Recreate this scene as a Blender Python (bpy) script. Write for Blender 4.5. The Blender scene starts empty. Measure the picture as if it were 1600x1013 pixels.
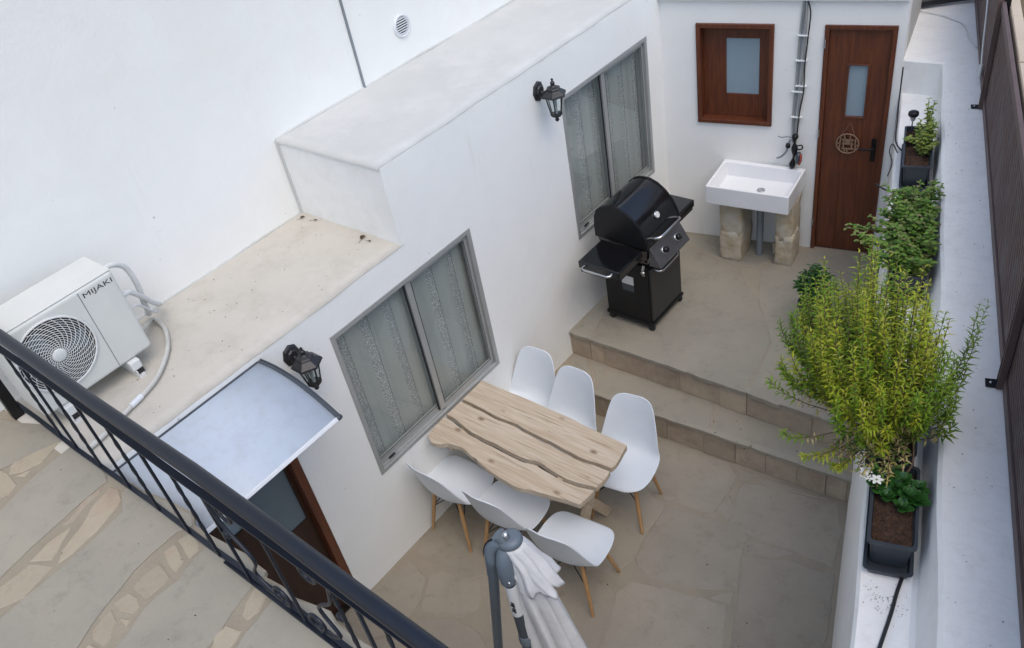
import bpy, bmesh, math, random
from mathutils import Vector, Matrix, noise
random.seed(7)
PI = math.pi
scene = bpy.context.scene
C = scene.collection

# ------------------------------------------------------------------ camera, sky, sun, exposure
cd = bpy.data.cameras.new('camera'); cam = bpy.data.objects.new('camera', cd); C.objects.link(cam)
cam.matrix_world = Matrix(((0.7754, -0.2885, 0.5618, 3.70),
                           (0.6112, 0.5668, -0.5525, 0.0),
                           (-0.1590, 0.7717, 0.6158, 5.1132),
                           (0, 0, 0, 1)))
cd.sensor_width = 36.0; cd.lens = 29.985; cd.clip_start = 0.05; cd.clip_end = 2000
scene.camera = cam

world = bpy.data.worlds.new('World'); scene.world = world; world.use_nodes = True
wn = world.node_tree.nodes; wl = world.node_tree.links
bg = wn['Background']
sky = wn.new('ShaderNodeTexSky'); sky.sky_type = 'NISHITA'; sky.sun_disc = False
SUN_EL, SUN_AZ = 62.0, 114.0       # azimuth of the sun measured clockwise from +Y
sky.sun_elevation = math.radians(SUN_EL); sky.sun_rotation = math.radians(SUN_AZ)
sky.air_density = 1.0; sky.dust_density = 2.3; sky.ozone_density = 1.0
wl.new(sky.outputs[0], bg.inputs[0]); bg.inputs[1].default_value = 0.13
sd = bpy.data.lights.new('sun', 'SUN'); sd.energy = 0.55; sd.angle = math.radians(50); sd.color = (1.0, 0.96, 0.89)
sun = bpy.data.objects.new('sun', sd); C.objects.link(sun)
_e, _a = math.radians(SUN_EL), math.radians(SUN_AZ)
sdir = Vector((math.sin(_a) * math.cos(_e), math.cos(_a) * math.cos(_e), math.sin(_e)))
sun.rotation_euler = sdir.to_track_quat('Z', 'Y').to_euler(); sun.location = sdir * 30

scene.view_settings.view_transform = 'Standard'; scene.view_settings.look = 'None'
scene.view_settings.exposure = 0.82; scene.view_settings.gamma = 1.0
scene.view_settings.use_curve_mapping = False

# ------------------------------------------------------------------ traced outlines of the paving (metres)
ROOF_SLABS = [[(-0.315,0.678),(-0.002,0.677),(0.09,0.652),(0.104,0.444),(0.137,0.233),(0.178,0.06),(0.173,-0.112),(-0.2,0.047),(-0.225,0.247),(-0.268,0.367),(-0.295,0.483)],[(0.233,0.645),(0.221,0.705),(0.322,0.706),(0.484,0.741),(0.655,0.757),(0.718,0.721),(0.686,0.656),(0.685,0.596),(0.695,0.431),(0.753,0.256),(0.829,0.067),(0.861,-0.101),(0.637,-0.31),(0.389,-0.204),(0.39,-0.038),(0.384,0.14),(0.377,0.304),(0.356,0.51),(0.342,0.587)],[(0.883,0.678),(0.853,0.73),(0.948,0.741),(1.065,0.754),(1.109,0.748),(1.208,0.746),(1.221,0.729),(1.216,0.682),(1.233,0.615),(1.277,0.47),(1.316,0.305),(1.118,0.114),(0.973,0.129),(0.952,0.226),(0.904,0.352),(0.902,0.428),(0.912,0.518),(0.885,0.602)],[(1.353,0.688),(1.338,0.737),(1.43,0.733),(1.504,0.748),(1.598,0.768),(1.661,0.749),(1.812,0.747),(2.117,0.755),(2.158,0.644),(1.521,0.248),(1.414,0.415),(1.373,0.516),(1.367,0.604)],[(-0.582,0.694),(-0.391,0.686),(-0.463,0.518),(-0.567,0.204),(-1.219,0.482),(-0.903,0.563)]]
ROOF_STONES = [[(-0.432,0.398),(-0.49,0.433),(-0.526,0.552),(-0.5,0.655),(-0.401,0.655),(-0.355,0.531),(-0.385,0.445)],[(-0.573,0.409),(-0.568,0.534),(-0.573,0.572),(-0.536,0.547),(-0.53,0.41)],[(-0.386,0.41),(-0.357,0.461),(-0.342,0.427)],[(-0.502,0.376),(-0.451,0.387),(-0.324,0.38),(-0.292,0.325),(-0.31,0.287),(-0.369,0.183),(-0.62,0.293)],[(0.211,0.19),(0.189,0.289),(0.191,0.398),(0.263,0.298),(0.289,0.25)],[(0.341,0.266),(0.287,0.304),(0.254,0.403),(0.203,0.491),(0.143,0.628),(0.203,0.645),(0.265,0.619),(0.304,0.551),(0.336,0.448),(0.344,0.331)],[(0.23,0.036),(0.232,0.179),(0.336,0.232),(0.353,0.147),(0.379,0.077),(0.328,-0.009),(0.299,-0.11),(0.192,-0.063)],[(0.148,0.385),(0.102,0.54),(0.1,0.611),(0.127,0.582),(0.16,0.418)],[(0.731,0.636),(0.743,0.683),(0.832,0.67),(0.85,0.65),(0.852,0.608),(0.795,0.623)],[(0.729,0.563),(0.737,0.615),(0.798,0.598),(0.849,0.583),(0.866,0.526),(0.821,0.532)],[(0.768,0.38),(0.761,0.435),(0.766,0.513),(0.866,0.5),(0.876,0.448),(0.87,0.379)],[(0.77,0.292),(0.777,0.353),(0.84,0.357),(0.879,0.343),(0.882,0.31),(0.822,0.282)],[(0.806,0.172),(0.786,0.256),(0.858,0.246),(0.904,0.198),(0.921,0.156),(0.848,0.149)],[(0.858,0.267),(0.895,0.284),(0.905,0.26)],[(1.302,0.563),(1.265,0.604),(1.243,0.678),(1.311,0.678),(1.343,0.613),(1.335,0.561)],[(1.282,0.438),(1.283,0.491),(1.352,0.512),(1.369,0.477),(1.376,0.428),(1.325,0.389)],[(1.304,0.313),(1.328,0.372),(1.392,0.401),(1.426,0.316),(1.394,0.251)],[(0.863,-0.007),(0.856,0.124),(0.925,0.136),(0.982,0.025),(0.951,-0.026)]]
ROOF_EDGE = [(-0.145,0.686),(0.13,0.707),(0.308,0.716),(0.474,0.748),(0.653,0.769),(0.72,0.73),(0.836,0.736),(0.94,0.747),(1.062,0.76),(1.106,0.754),(1.213,0.753),(1.226,0.732),(1.331,0.743),(1.425,0.737),(1.504,0.755),(1.598,0.775),(1.661,0.755),(1.812,0.754),(2.239,0.758)]
COURT = [[(1.873,3.597),(1.804,3.887),(1.991,3.962),(2.446,4.04),(2.567,3.821),(2.611,3.56),(2.245,3.531),(2.051,3.508),(1.901,3.514)],[(1.758,3.595),(1.785,3.721),(1.86,3.643),(1.856,3.553)],[(1.078,3.972),(1.623,4.015),(1.73,3.93),(1.746,3.726),(1.736,3.549),(1.632,3.52),(1.388,3.479),(1.242,3.521),(1.033,3.696)],[(1.708,4.005),(1.856,4.011),(1.791,3.944)],[(1.946,4.014),(2.427,4.076),(1.983,3.978),(1.909,3.985)],[(1.444,3.292),(1.445,3.429),(1.666,3.459),(1.959,3.497),(2.037,3.467),(2.059,3.355),(2.092,3.252),(2.165,3.06),(2.045,2.984),(1.823,2.904),(1.632,2.845),(1.536,2.877),(1.488,2.929),(1.453,3.099)],[(2.075,3.44),(2.263,3.492),(2.343,3.498),(2.271,3.423),(2.106,3.377)],[(2.106,3.309),(2.38,3.436),(2.508,3.449),(2.65,3.485),(2.671,3.434),(2.77,3.084),(2.848,2.659),(2.428,2.382),(2.328,2.721),(2.251,2.943)],[(1.526,2.612),(1.569,2.74),(1.698,2.779),(1.885,2.838),(2.161,2.897),(2.264,2.68),(2.38,2.351),(1.779,1.954),(1.62,2.319)],[(2.086,2.924),(2.166,3.003),(2.184,2.94)],[(0.777,3.225),(1.013,3.586),(1.235,3.459),(1.402,3.418),(1.41,3.152),(1.451,2.887),(1.402,2.714),(1.043,2.68),(0.709,2.898)],[(1.399,2.639),(1.51,2.59),(1.582,2.323),(1.729,1.921),(1.476,1.755),(1.188,2.212),(1.057,2.581)],[(0.021,2.193),(0.059,2.319),(0.096,2.516),(0.331,2.601),(0.569,2.375),(0.646,2.244),(0.56,2.165),(0.425,2.157),(0.245,2.143),(0.081,2.128)],[(0.031,1.734),(0.09,2.014),(0.288,1.977),(0.374,1.784),(0.397,1.563),(0.217,1.362),(0.01,1.463)],[(0.302,2.017),(0.358,2.09),(0.654,2.162),(0.765,2.002),(0.704,1.893),(0.438,1.783)],[(0.474,1.711),(0.685,1.846),(0.881,1.857),(1.305,1.642),(0.742,1.271),(0.508,1.577)],[(0.103,2.6),(0.047,3.303),(0.751,3.396),(0.781,3.048),(0.911,2.586),(0.755,2.331),(0.581,2.382),(0.341,2.628)],[(0.729,2.252),(0.936,2.474),(1.216,2.116),(1.391,1.698),(1.105,1.824),(0.786,2.075)],[(-0.021,2.496),(-0.094,3.222),(0.003,3.36),(0.068,2.586)],[(0.253,1.328),(0.431,1.528),(0.623,1.457),(0.737,1.216),(0.375,0.977)],[(-0.236,3.224),(-0.083,3.739),(0.582,3.69),(0.623,3.359),(0.026,3.373)],[(0.491,3.638),(0.655,3.911),(1.007,3.931),(1.01,3.637),(0.754,3.435)]]
MID = [[(0.028,4.267),(0.146,4.282),(0.327,4.113),(0.448,3.749),(0.407,3.323)],[(0.223,4.267),(0.366,4.279),(0.391,4.094)],[(0.422,4.281),(0.981,4.302),(1.344,4.326),(1.421,4.068),(1.155,4.02),(0.863,4.003),(0.456,4.007),(0.411,4.123)],[(1.407,4.312),(1.84,4.333),(2.352,4.273),(2.476,4.098),(2.149,4.085),(1.854,4.088),(1.471,4.065)]]
TERR = [[(0.061,4.29),(0.177,4.303),(0.112,4.677),(-0.002,5.849),(-0.098,5.951)],[(0.23,4.302),(0.982,4.321),(1.593,4.322),(1.518,4.915),(1.187,5.351),(0.838,5.694),(0.036,5.866),(0.152,4.687)],[(1.643,4.326),(1.862,4.322),(2.233,4.756),(2.051,5.779),(1.748,6.305),(1.311,6.231),(1.035,5.788),(1.217,5.385),(1.555,4.917)],[(0.047,5.919),(0.807,5.755),(0.976,5.824),(1.2,6.214),(0.422,6.065)]]
UPJ = [-0.007,0.333,0.834,1.044,1.387,1.616,1.839]
LOJ = [0.837,1.095,1.408,1.663,1.899,2.133,2.346,2.491]
HAND = [(-0.785,0.698,3.0),(-0.372,0.707,3.0),(0.549,0.695,3.0),(1.234,0.694,3.0),(1.769,0.682,3.0),(2.117,0.67,3.0),(2.372,0.663,3.0),(2.664,0.654,3.0)]
UNDER = [(-0.867,0.687,2.92),(-0.413,0.682,2.92),(0.093,0.685,2.92),(1.021,0.672,2.92),(1.744,0.668,2.92),(2.291,0.663,2.92),(2.596,0.658,2.92)]
BOT = [(-0.872,0.67,2.355),(-0.617,0.674,2.355),(-0.215,0.67,2.355),(0.494,0.684,2.355),(0.948,0.684,2.355),(1.374,0.694,2.355),(1.653,0.689,2.355),(2.005,0.688,2.355)]
BALX = [-0.371,-0.205,0.037,0.302,0.554,0.798,1.021,1.23,1.941,2.068,2.197,2.325]
HOSE = [(-0.967,1.52,2.325),(-0.855,1.522,2.325),(-0.73,1.519,2.325),(-0.564,1.441,2.325),(-0.446,1.347,2.325),(-0.342,1.224,2.325),(-0.29,1.109,2.325),(-0.264,1.013,2.325),(-0.21,0.846,2.325),(-0.183,0.72,2.325)]
CABLE1 = [(3.29,2.246,2.01),(3.296,2.171,2.01),(3.31,2.064,2.01),(3.32,1.958,2.01),(3.332,1.829,2.01)]
CABLE2 = [(1.5,7.374,2.01),(1.667,6.879,2.01),(1.886,6.224,2.01),(1.993,5.933,2.01)]
CABLE3 = [(2.501,4.141,2.01),(2.425,4.389,2.01)]
WIRE = [(1.471,7.368,2.27),(1.649,7.321,2.27),(1.812,7.274,2.27),(1.917,7.215,2.27),(2.022,7.132,2.27),(2.091,6.992,2.27),(2.127,6.898,2.27),(2.237,6.717,2.27)]

# ------------------------------------------------------------------ materials
def mat(name, col, rough=0.7, col2=None, scale=6.0, bump=0.0, bscale=40.0, metal=0.0, spec=0.5, stretch=None,
        detail=5.0, col3=None, scale3=1.5, island=None, lo=0.35, hi=0.65, trans=0.0, sheen=0.0, coat=0.0, bump2=0.0, grime=None, vary=0.0):
    m = bpy.data.materials.new(name); m.use_nodes = True
    nt = m.node_tree; N = nt.nodes; L = nt.links; b = N['Principled BSDF']
    b.inputs['Roughness'].default_value = rough; b.inputs['Metallic'].default_value = metal
    b.inputs['Specular IOR Level'].default_value = spec
    if coat: b.inputs['Coat Weight'].default_value = coat; b.inputs['Coat Roughness'].default_value = .1
    c4 = lambda c: (c[0], c[1], c[2], 1)
    b.inputs['Base Color'].default_value = c4(col)
    tc = N.new('ShaderNodeTexCoord'); mp = N.new('ShaderNodeMapping')
    L.new(tc.outputs['Object'], mp.inputs[0])
    if stretch: mp.inputs['Scale'].default_value = stretch
    out = None
    if col2:
        n = N.new('ShaderNodeTexNoise'); n.inputs['Scale'].default_value = scale; n.inputs['Detail'].default_value = detail
        n.inputs['Roughness'].default_value = .65
        L.new(mp.outputs[0], n.inputs['Vector'])
        r = N.new('ShaderNodeMapRange'); r.inputs['From Min'].default_value = lo; r.inputs['From Max'].default_value = hi
        L.new(n.outputs['Fac'], r.inputs['Value'])
        mx = N.new('ShaderNodeMix'); mx.data_type = 'RGBA'
        mx.inputs[6].default_value = c4(col); mx.inputs[7].default_value = c4(col2)
        L.new(r.outputs[0], mx.inputs[0]); out = mx.outputs[2]
    if col3:
        n = N.new('ShaderNodeTexNoise'); n.inputs['Scale'].default_value = scale3; n.inputs['Detail'].default_value = 6
        n.inputs['Roughness'].default_value = .7
        L.new(mp.outputs[0], n.inputs['Vector'])
        r = N.new('ShaderNodeMapRange'); r.inputs['From Min'].default_value = .48; r.inputs['From Max'].default_value = .72
        L.new(n.outputs['Fac'], r.inputs['Value'])
        mx = N.new('ShaderNodeMix'); mx.data_type = 'RGBA'
        if out: L.new(out, mx.inputs[6])
        else: mx.inputs[6].default_value = c4(col)
        mx.inputs[7].default_value = c4(col3)
        L.new(r.outputs[0], mx.inputs[0]); out = mx.outputs[2]
    if island:                                     # every leaf / stone its own tone
        g = N.new('ShaderNodeNewGeometry'); rp = N.new('ShaderNodeValToRGB')
        els = rp.color_ramp.elements
        while len(els) < len(island): els.new(.5)
        for i, c in enumerate(island): els[i].position = i / (len(island) - 1); els[i].color = c4(c)
        L.new(g.outputs['Random Per Island'], rp.inputs[0]); out = rp.outputs[0]
    if grime:                                      # sparse drip stains and scuffs with soft edges
        mg = N.new('ShaderNodeMapping'); mg.inputs['Scale'].default_value = (5.5, 5.5, .55); L.new(tc.outputs['Object'], mg.inputs[0])
        n = N.new('ShaderNodeTexNoise'); n.inputs['Scale'].default_value = 1.0; n.inputs['Detail'].default_value = 7; n.inputs['Roughness'].default_value = .75; L.new(mg.outputs[0], n.inputs['Vector'])
        r = N.new('ShaderNodeMapRange'); r.inputs['From Min'].default_value = .60; r.inputs['From Max'].default_value = .86; r.inputs['To Max'].default_value = .55; L.new(n.outputs['Fac'], r.inputs['Value'])
        mx = N.new('ShaderNodeMix'); mx.data_type = 'RGBA'; L.new(r.outputs[0], mx.inputs[0]); L.new(out, mx.inputs[6]); mx.inputs[7].default_value = c4(grime)
        sk = N.new('ShaderNodeTexNoise'); sk.inputs['Scale'].default_value = 24; sk.inputs['Detail'].default_value = 2; L.new(tc.outputs['Object'], sk.inputs['Vector'])
        r2 = N.new('ShaderNodeMapRange'); r2.inputs['From Min'].default_value = .755; r2.inputs['From Max'].default_value = .79; r2.inputs['To Max'].default_value = .6; L.new(sk.outputs['Fac'], r2.inputs['Value'])
        m2 = N.new('ShaderNodeMix'); m2.data_type = 'RGBA'; L.new(r2.outputs[0], m2.inputs[0]); L.new(mx.outputs[2], m2.inputs[6]); m2.inputs[7].default_value = (.36, .34, .30, 1)
        out = m2.outputs[2]
    if vary and out:                               # every stone its own tone, and a few dark stains
        oi = N.new('ShaderNodeObjectInfo'); r = N.new('ShaderNodeMapRange'); r.inputs['To Min'].default_value = 1 - vary; r.inputs['To Max'].default_value = 1 + vary; L.new(oi.outputs['Random'], r.inputs['Value'])
        st_ = N.new('ShaderNodeTexNoise'); st_.inputs['Scale'].default_value = 7; st_.inputs['Detail'].default_value = 9; st_.inputs['Roughness'].default_value = .8; L.new(tc.outputs['Object'], st_.inputs['Vector'])
        r3 = N.new('ShaderNodeMapRange'); r3.inputs['From Min'].default_value = .34; r3.inputs['From Max'].default_value = .47; r3.inputs['To Min'].default_value = .80; r3.inputs['To Max'].default_value = 1.0; L.new(st_.outputs['Fac'], r3.inputs['Value'])
        mm = N.new('ShaderNodeMath'); mm.operation = 'MULTIPLY'; L.new(r.outputs[0], mm.inputs[0]); L.new(r3.outputs[0], mm.inputs[1])
        vm = N.new('ShaderNodeVectorMath'); vm.operation = 'SCALE'; L.new(out, vm.inputs[0]); L.new(mm.outputs[0], vm.inputs['Scale']); out = vm.outputs[0]
    if out: L.new(out, b.inputs['Base Color'])
    if bump:
        n2 = N.new('ShaderNodeTexNoise'); n2.inputs['Scale'].default_value = bscale; n2.inputs['Detail'].default_value = 6
        L.new(mp.outputs[0], n2.inputs['Vector'])
        bp = N.new('ShaderNodeBump'); bp.inputs['Strength'].default_value = 1.0; bp.inputs['Distance'].default_value = bump
        L.new(n2.outputs['Fac'], bp.inputs['Height']); L.new(bp.outputs[0], b.inputs['Normal'])
        if bump2:                                  # broad trowel marks under the fine grain
            n4 = N.new('ShaderNodeTexNoise'); n4.inputs['Scale'].default_value = 3.2; n4.inputs['Detail'].default_value = 3; n4.inputs['Distortion'].default_value = .8
            L.new(mp.outputs[0], n4.inputs['Vector'])
            b2 = N.new('ShaderNodeBump'); b2.inputs['Distance'].default_value = bump2
            L.new(n4.outputs['Fac'], b2.inputs['Height']); L.new(b2.outputs[0], bp.inputs['Normal'])
    if trans:
        b.inputs['Transmission Weight'].default_value = trans
    return m

M = {}
M['wall'] = mat('white_plaster', (.83, .835, .81), .85, (.80, .805, .78), 1.4, .0016, 42, col3=(.80, .785, .745), scale3=.9, bump2=.005, grime=(.60, .575, .52))
M['wall_rough'] = mat('brushed_white_plaster', (.83, .835, .81), .85, (.80, .80, .775), 4, .003, 30, col3=(.76, .75, .72), scale3=7, bump2=.008)
M['ledge'] = mat('weathered_white_paint', (.85, .85, .83), .85, (.81, .81, .79), 1.5, .003, 30, col3=(.76, .75, .72), scale3=17, bump2=.005)
M['rooflow'] = mat('beige_cement_roof', (.53, .50, .44), .85, (.495, .465, .405), 2.2, .003, 35, col3=(.445, .415, .355), scale3=5)
M['roofhigh'] = mat('pale_cement_roof', (.54, .545, .52), .8, (.50, .505, .485), 1.6, .003, 25, col3=(.58, .58, .56), scale3=3)
M['mortar'] = mat('paving_mortar', (.30, .262, .195), .9, (.265, .23, .17), 5, .004, 60)
M['mortar_low'] = mat('grey_joint_mortar', (.285, .248, .192), .9, (.32, .28, .215), 5, .004, 60)
M['slab'] = mat('grey_paving_slab', (.312, .286, .228), .7, (.268, .247, .203), 2.2, .0025, 22, col3=(.32, .288, .225), scale3=1.3, vary=.07)
M['slab_low'] = mat('worn_paving_slab', (.328, .287, .224), .65, (.28, .247, .196), 2.0, .0025, 22, col3=(.33, .292, .235), scale3=1.6, vary=.06)
M['tan'] = mat('tan_stone', (.37, .32, .235), .8, (.33, .285, .208), 7, .003, 50, col3=(.34, .25, .185), scale3=4, vary=.10)
M['riser'] = mat('pale_brown_riser_stone', (.43, .355, .262), .85, (.375, .305, .225), 6, .004, 60, col3=(.33, .245, .19), scale3=4, vary=.13)
M['sandstone'] = mat('rough_sandstone', (.50, .46, .37), .95, (.46, .36, .22), 5, .018, 18, col3=(.58, .56, .50), scale3=6)
M['alu'] = mat('satin_aluminium', (.40, .41, .40), .45, (.36, .37, .36), 3, .0004, 200, metal=.35)
M['alu_white'] = mat('white_strip', (.72, .74, .76), .4, (.66, .68, .70), 9)
M['rubber'] = mat('black_seal', (.012, .013, .016), .5)
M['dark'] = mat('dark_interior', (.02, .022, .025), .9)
M['wood_red'] = mat('varnished_brown_wood', (.145, .041, .014), .42, (.085, .024, .010), 3.0, .0008, 30, stretch=(14, 14, 1.2), col3=(.075, .022, .012), scale3=2, coat=.15)
M['wood_dark'] = mat('dark_varnished_wood', (.045, .018, .011), .45, (.028, .013, .009), 3.0, .0008, 30, stretch=(12, 12, 1.2))
M['navy'] = mat('navy_painted_steel', (.005, .009, .019), .40, (.004, .007, .014), 14, .0005, 90, spec=.5)
M['black_metal'] = mat('black_cast_metal', (.012, .013, .015), .42, (.022, .022, .024), 20, .001, 60)
M['black_gloss'] = mat('black_enamel', (.004, .004, .005), .16, (.006, .006, .007), 8, coat=.35)
M['black_matt'] = mat('black_matt_steel', (.006, .006, .007), .42, (.009, .009, .010), 12, spec=.3)
M['steel'] = mat('stainless_steel', (.55, .55, .55), .25, metal=1.0)
M['panel'] = mat('grey_steel_panel', (.15, .15, .155), .38, (.12, .12, .125), 5, metal=.7)
M['ceramic'] = mat('white_ceramic', (.80, .81, .82), .18, (.76, .77, .78), 3, coat=.3)
M['chair'] = mat('white_chair_plastic', (.70, .75, .80), .38, (.67, .72, .77), 4, .0003, 90)
M['beech'] = mat('beech_leg', (.46, .27, .12), .5, (.38, .21, .09), 6, .0006, 60, stretch=(6, 6, 1))
M['ac'] = mat('cream_casing', (.64, .65, .61), .42, (.60, .61, .575), 3, .0004, 60)
M['acgrille'] = mat('grille_plastic', (.66, .67, .65), .45)
M['foam'] = mat('white_insulation', (.66, .67, .66), .8, (.58, .59, .58), 20, .003, 50)
M['hose'] = mat('cream_hose', (.55, .54, .50), .6, (.48, .47, .43), 15)
M['pvc'] = mat('grey_pvc', (.22, .25, .27), .5, (.19, .21, .23), 8)
M['umb_grey'] = mat('grey_blue_plastic', (.115, .140, .165), .45, (.115, .145, .175), 6)
M['umb_dark'] = mat('dark_grey_plastic', (.050, .062, .076), .38, (.042, .052, .065), 6)
M['label'] = mat('white_sticker', (.62, .63, .62), .5)
M['ink'] = mat('black_ink', (.015, .015, .015), .6)
M['fabric'] = mat('off_white_umbrella_fabric', (.64, .64, .635), .9, (.57, .575, .575), 7, .0015, 260, col3=(.55, .545, .53), scale3=9)
M['pot'] = mat('anthracite_pot', (.028, .036, .046), .45, (.042, .050, .058), 6, .0006, 60)
M['soil'] = mat('potting_soil', (.035, .018, .011), 1.0, (.075, .038, .022), 40, .012, 90, col3=(.11, .065, .038), scale3=75)
M['bush'] = mat('yellow_green_leaf', (.2, .25, .03), .6, spec=.22, island=[(.10, .18, .010), (.18, .25, .013), (.27, .315, .018), (.36, .37, .028), (.20, .28, .015), (.36, .33, .06)])
M['bush_green'] = mat('fresh_green_leaf', (.12, .2, .02), .6, spec=.22, island=[(.065, .14, .010), (.11, .20, .014), (.16, .25, .018), (.09, .17, .012)])
M['bush_dry'] = mat('withered_leaf', (.4, .32, .15), .6, spec=.22, island=[(.30, .26, .07), (.42, .36, .14), (.50, .40, .20), (.34, .31, .09)])
M['mint'] = mat('mid_green_leaf', (.09, .16, .04), .6, spec=.22, island=[(.05, .12, .02), (.09, .19, .03), (.15, .26, .04), (.11, .18, .04), (.22, .19, .09)])
M['lime'] = mat('light_green_leaf', (.2, .26, .05), .6, spec=.22, island=[(.12, .19, .035), (.22, .29, .055), (.28, .33, .08), (.09, .15, .04)])
M['succulent'] = mat('dark_glossy_leaf', (.022, .085, .016), .35, (.035, .12, .022), 30)
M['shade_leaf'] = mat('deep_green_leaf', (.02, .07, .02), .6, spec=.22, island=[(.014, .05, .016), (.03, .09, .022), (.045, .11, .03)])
M['petal'] = mat('white_petal', (.80, .82, .78), .6)
M['stem'] = mat('woody_stem', (.115, .070, .040), .85, (.16, .10, .055), 30)
M['gstem'] = mat('green_stem', (.15, .18, .05), .7)
M['dry'] = mat('dead_leaf', (.085, .050, .026), .85, (.05, .03, .018), 40)
M['board'] = mat('grey_brown_composite', (.135, .080, .064), .62, (.10, .060, .050), 4, .001, 40, stretch=(1, 1, 1), col3=(.15, .13, .12), scale3=6)
M['board_end'] = mat('plain_composite_rail', (.12, .078, .068), .55, (.095, .062, .055), 5, .0006, 60)
M['coping'] = mat('tan_coping', (.56, .47, .36), .85, (.49, .41, .31), 4, .003, 40)
M['earth'] = mat('brown_earth', (.16, .12, .065), .95, (.12, .09, .05), 2, .01, 20)
M['ground'] = mat('village_ground', (.20, .18, .15), .95, (.16, .145, .12), .5, .01, 6)
M['ring'] = mat('pale_wood_sign', (.30, .19, .125), .75, (.20, .125, .08), 30)
M['orange'] = mat('orange_cloth', (.35, .055, .03), .8)
M['cable'] = mat('black_cable', (.012, .013, .016), .5)
M['wwire'] = mat('white_cable', (.62, .63, .62), .5)
M['bulb'] = mat('clear_lamp_holder', (.42, .43, .43), .3)
M['debris'] = mat('black_debris', (.03, .022, .016), .9)

# table wood: weathered pale boards, grain along X
def wood_table():
    m = bpy.data.materials.new('weathered_pine'); m.use_nodes = True
    N = m.node_tree.nodes; L = m.node_tree.links; b = N['Principled BSDF']; b.inputs['Roughness'].default_value = .75
    tc = N.new('ShaderNodeTexCoord'); mp = N.new('ShaderNodeMapping'); mp.inputs['Scale'].default_value = (1.1, 17, 17)
    L.new(tc.outputs['Object'], mp.inputs[0])
    n = N.new('ShaderNodeTexNoise'); n.inputs['Scale'].default_value = 2.2; n.inputs['Detail'].default_value = 8; n.inputs['Distortion'].default_value = .9
    L.new(mp.outputs[0], n.inputs['Vector'])
    mp2 = N.new('ShaderNodeMapping'); mp2.inputs['Scale'].default_value = (2.2, 70, 70); L.new(tc.outputs['Object'], mp2.inputs[0])
    n2 = N.new('ShaderNodeTexNoise'); n2.inputs['Scale'].default_value = 1.5; n2.inputs['Detail'].default_value = 4; n2.inputs['Distortion'].default_value = .6
    L.new(mp2.outputs[0], n2.inputs['Vector'])
    rp = N.new('ShaderNodeValToRGB'); e = rp.color_ramp.elements
    e[0].position = .28; e[0].color = (.44, .345, .245, 1); e[1].position = .60; e[1].color = (.55, .465, .36, 1)
    x = e.new(.45); x.color = (.49, .40, .295, 1)
    L.new(n.outputs['Fac'], rp.inputs[0])
    rp2 = N.new('ShaderNodeValToRGB'); e = rp2.color_ramp.elements
    e[0].position = .30; e[0].color = (.36, .30, .25, 1); e[1].position = .41; e[1].color = (1, 1, 1, 1)
    L.new(n2.outputs['Fac'], rp2.inputs[0])
    mx = N.new('ShaderNodeMix'); mx.data_type = 'RGBA'; mx.blend_type = 'MULTIPLY'; mx.inputs[0].default_value = .75
    L.new(rp.outputs[0], mx.inputs[6]); L.new(rp2.outputs[0], mx.inputs[7])
    # knots
    vo = N.new('ShaderNodeTexVoronoi'); mp3 = N.new('ShaderNodeMapping'); mp3.inputs['Scale'].default_value = (4.2, 7.6, 0.01)
    L.new(tc.outputs['Object'], mp3.inputs[0]); L.new(mp3.outputs[0], vo.inputs['Vector']); vo.inputs['Scale'].default_value = 1.0
    rk = N.new('ShaderNodeMapRange'); rk.inputs['From Min'].default_value = .05; rk.inputs['From Max'].default_value = .17; rk.inputs['To Min'].default_value = .15
    L.new(vo.outputs['Distance'], rk.inputs['Value'])
    mk = N.new('ShaderNodeMix'); mk.data_type = 'RGBA'; mk.inputs[6].default_value = (.17, .10, .055, 1)
    L.new(rk.outputs[0], mk.inputs[0]); L.new(mx.outputs[2], mk.inputs[7])
    L.new(mk.outputs[2], b.inputs['Base Color'])
    bp = N.new('ShaderNodeBump'); bp.inputs['Distance'].default_value = .004
    L.new(n2.outputs['Fac'], bp.inputs['Height']); L.new(bp.outputs[0], b.inputs['Normal'])
    return m
M['table'] = wood_table()
M['panel_dark'] = mat('dark_grey_door_steel', (.022, .023, .025), .42, (.018, .019, .02), 6)

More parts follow.
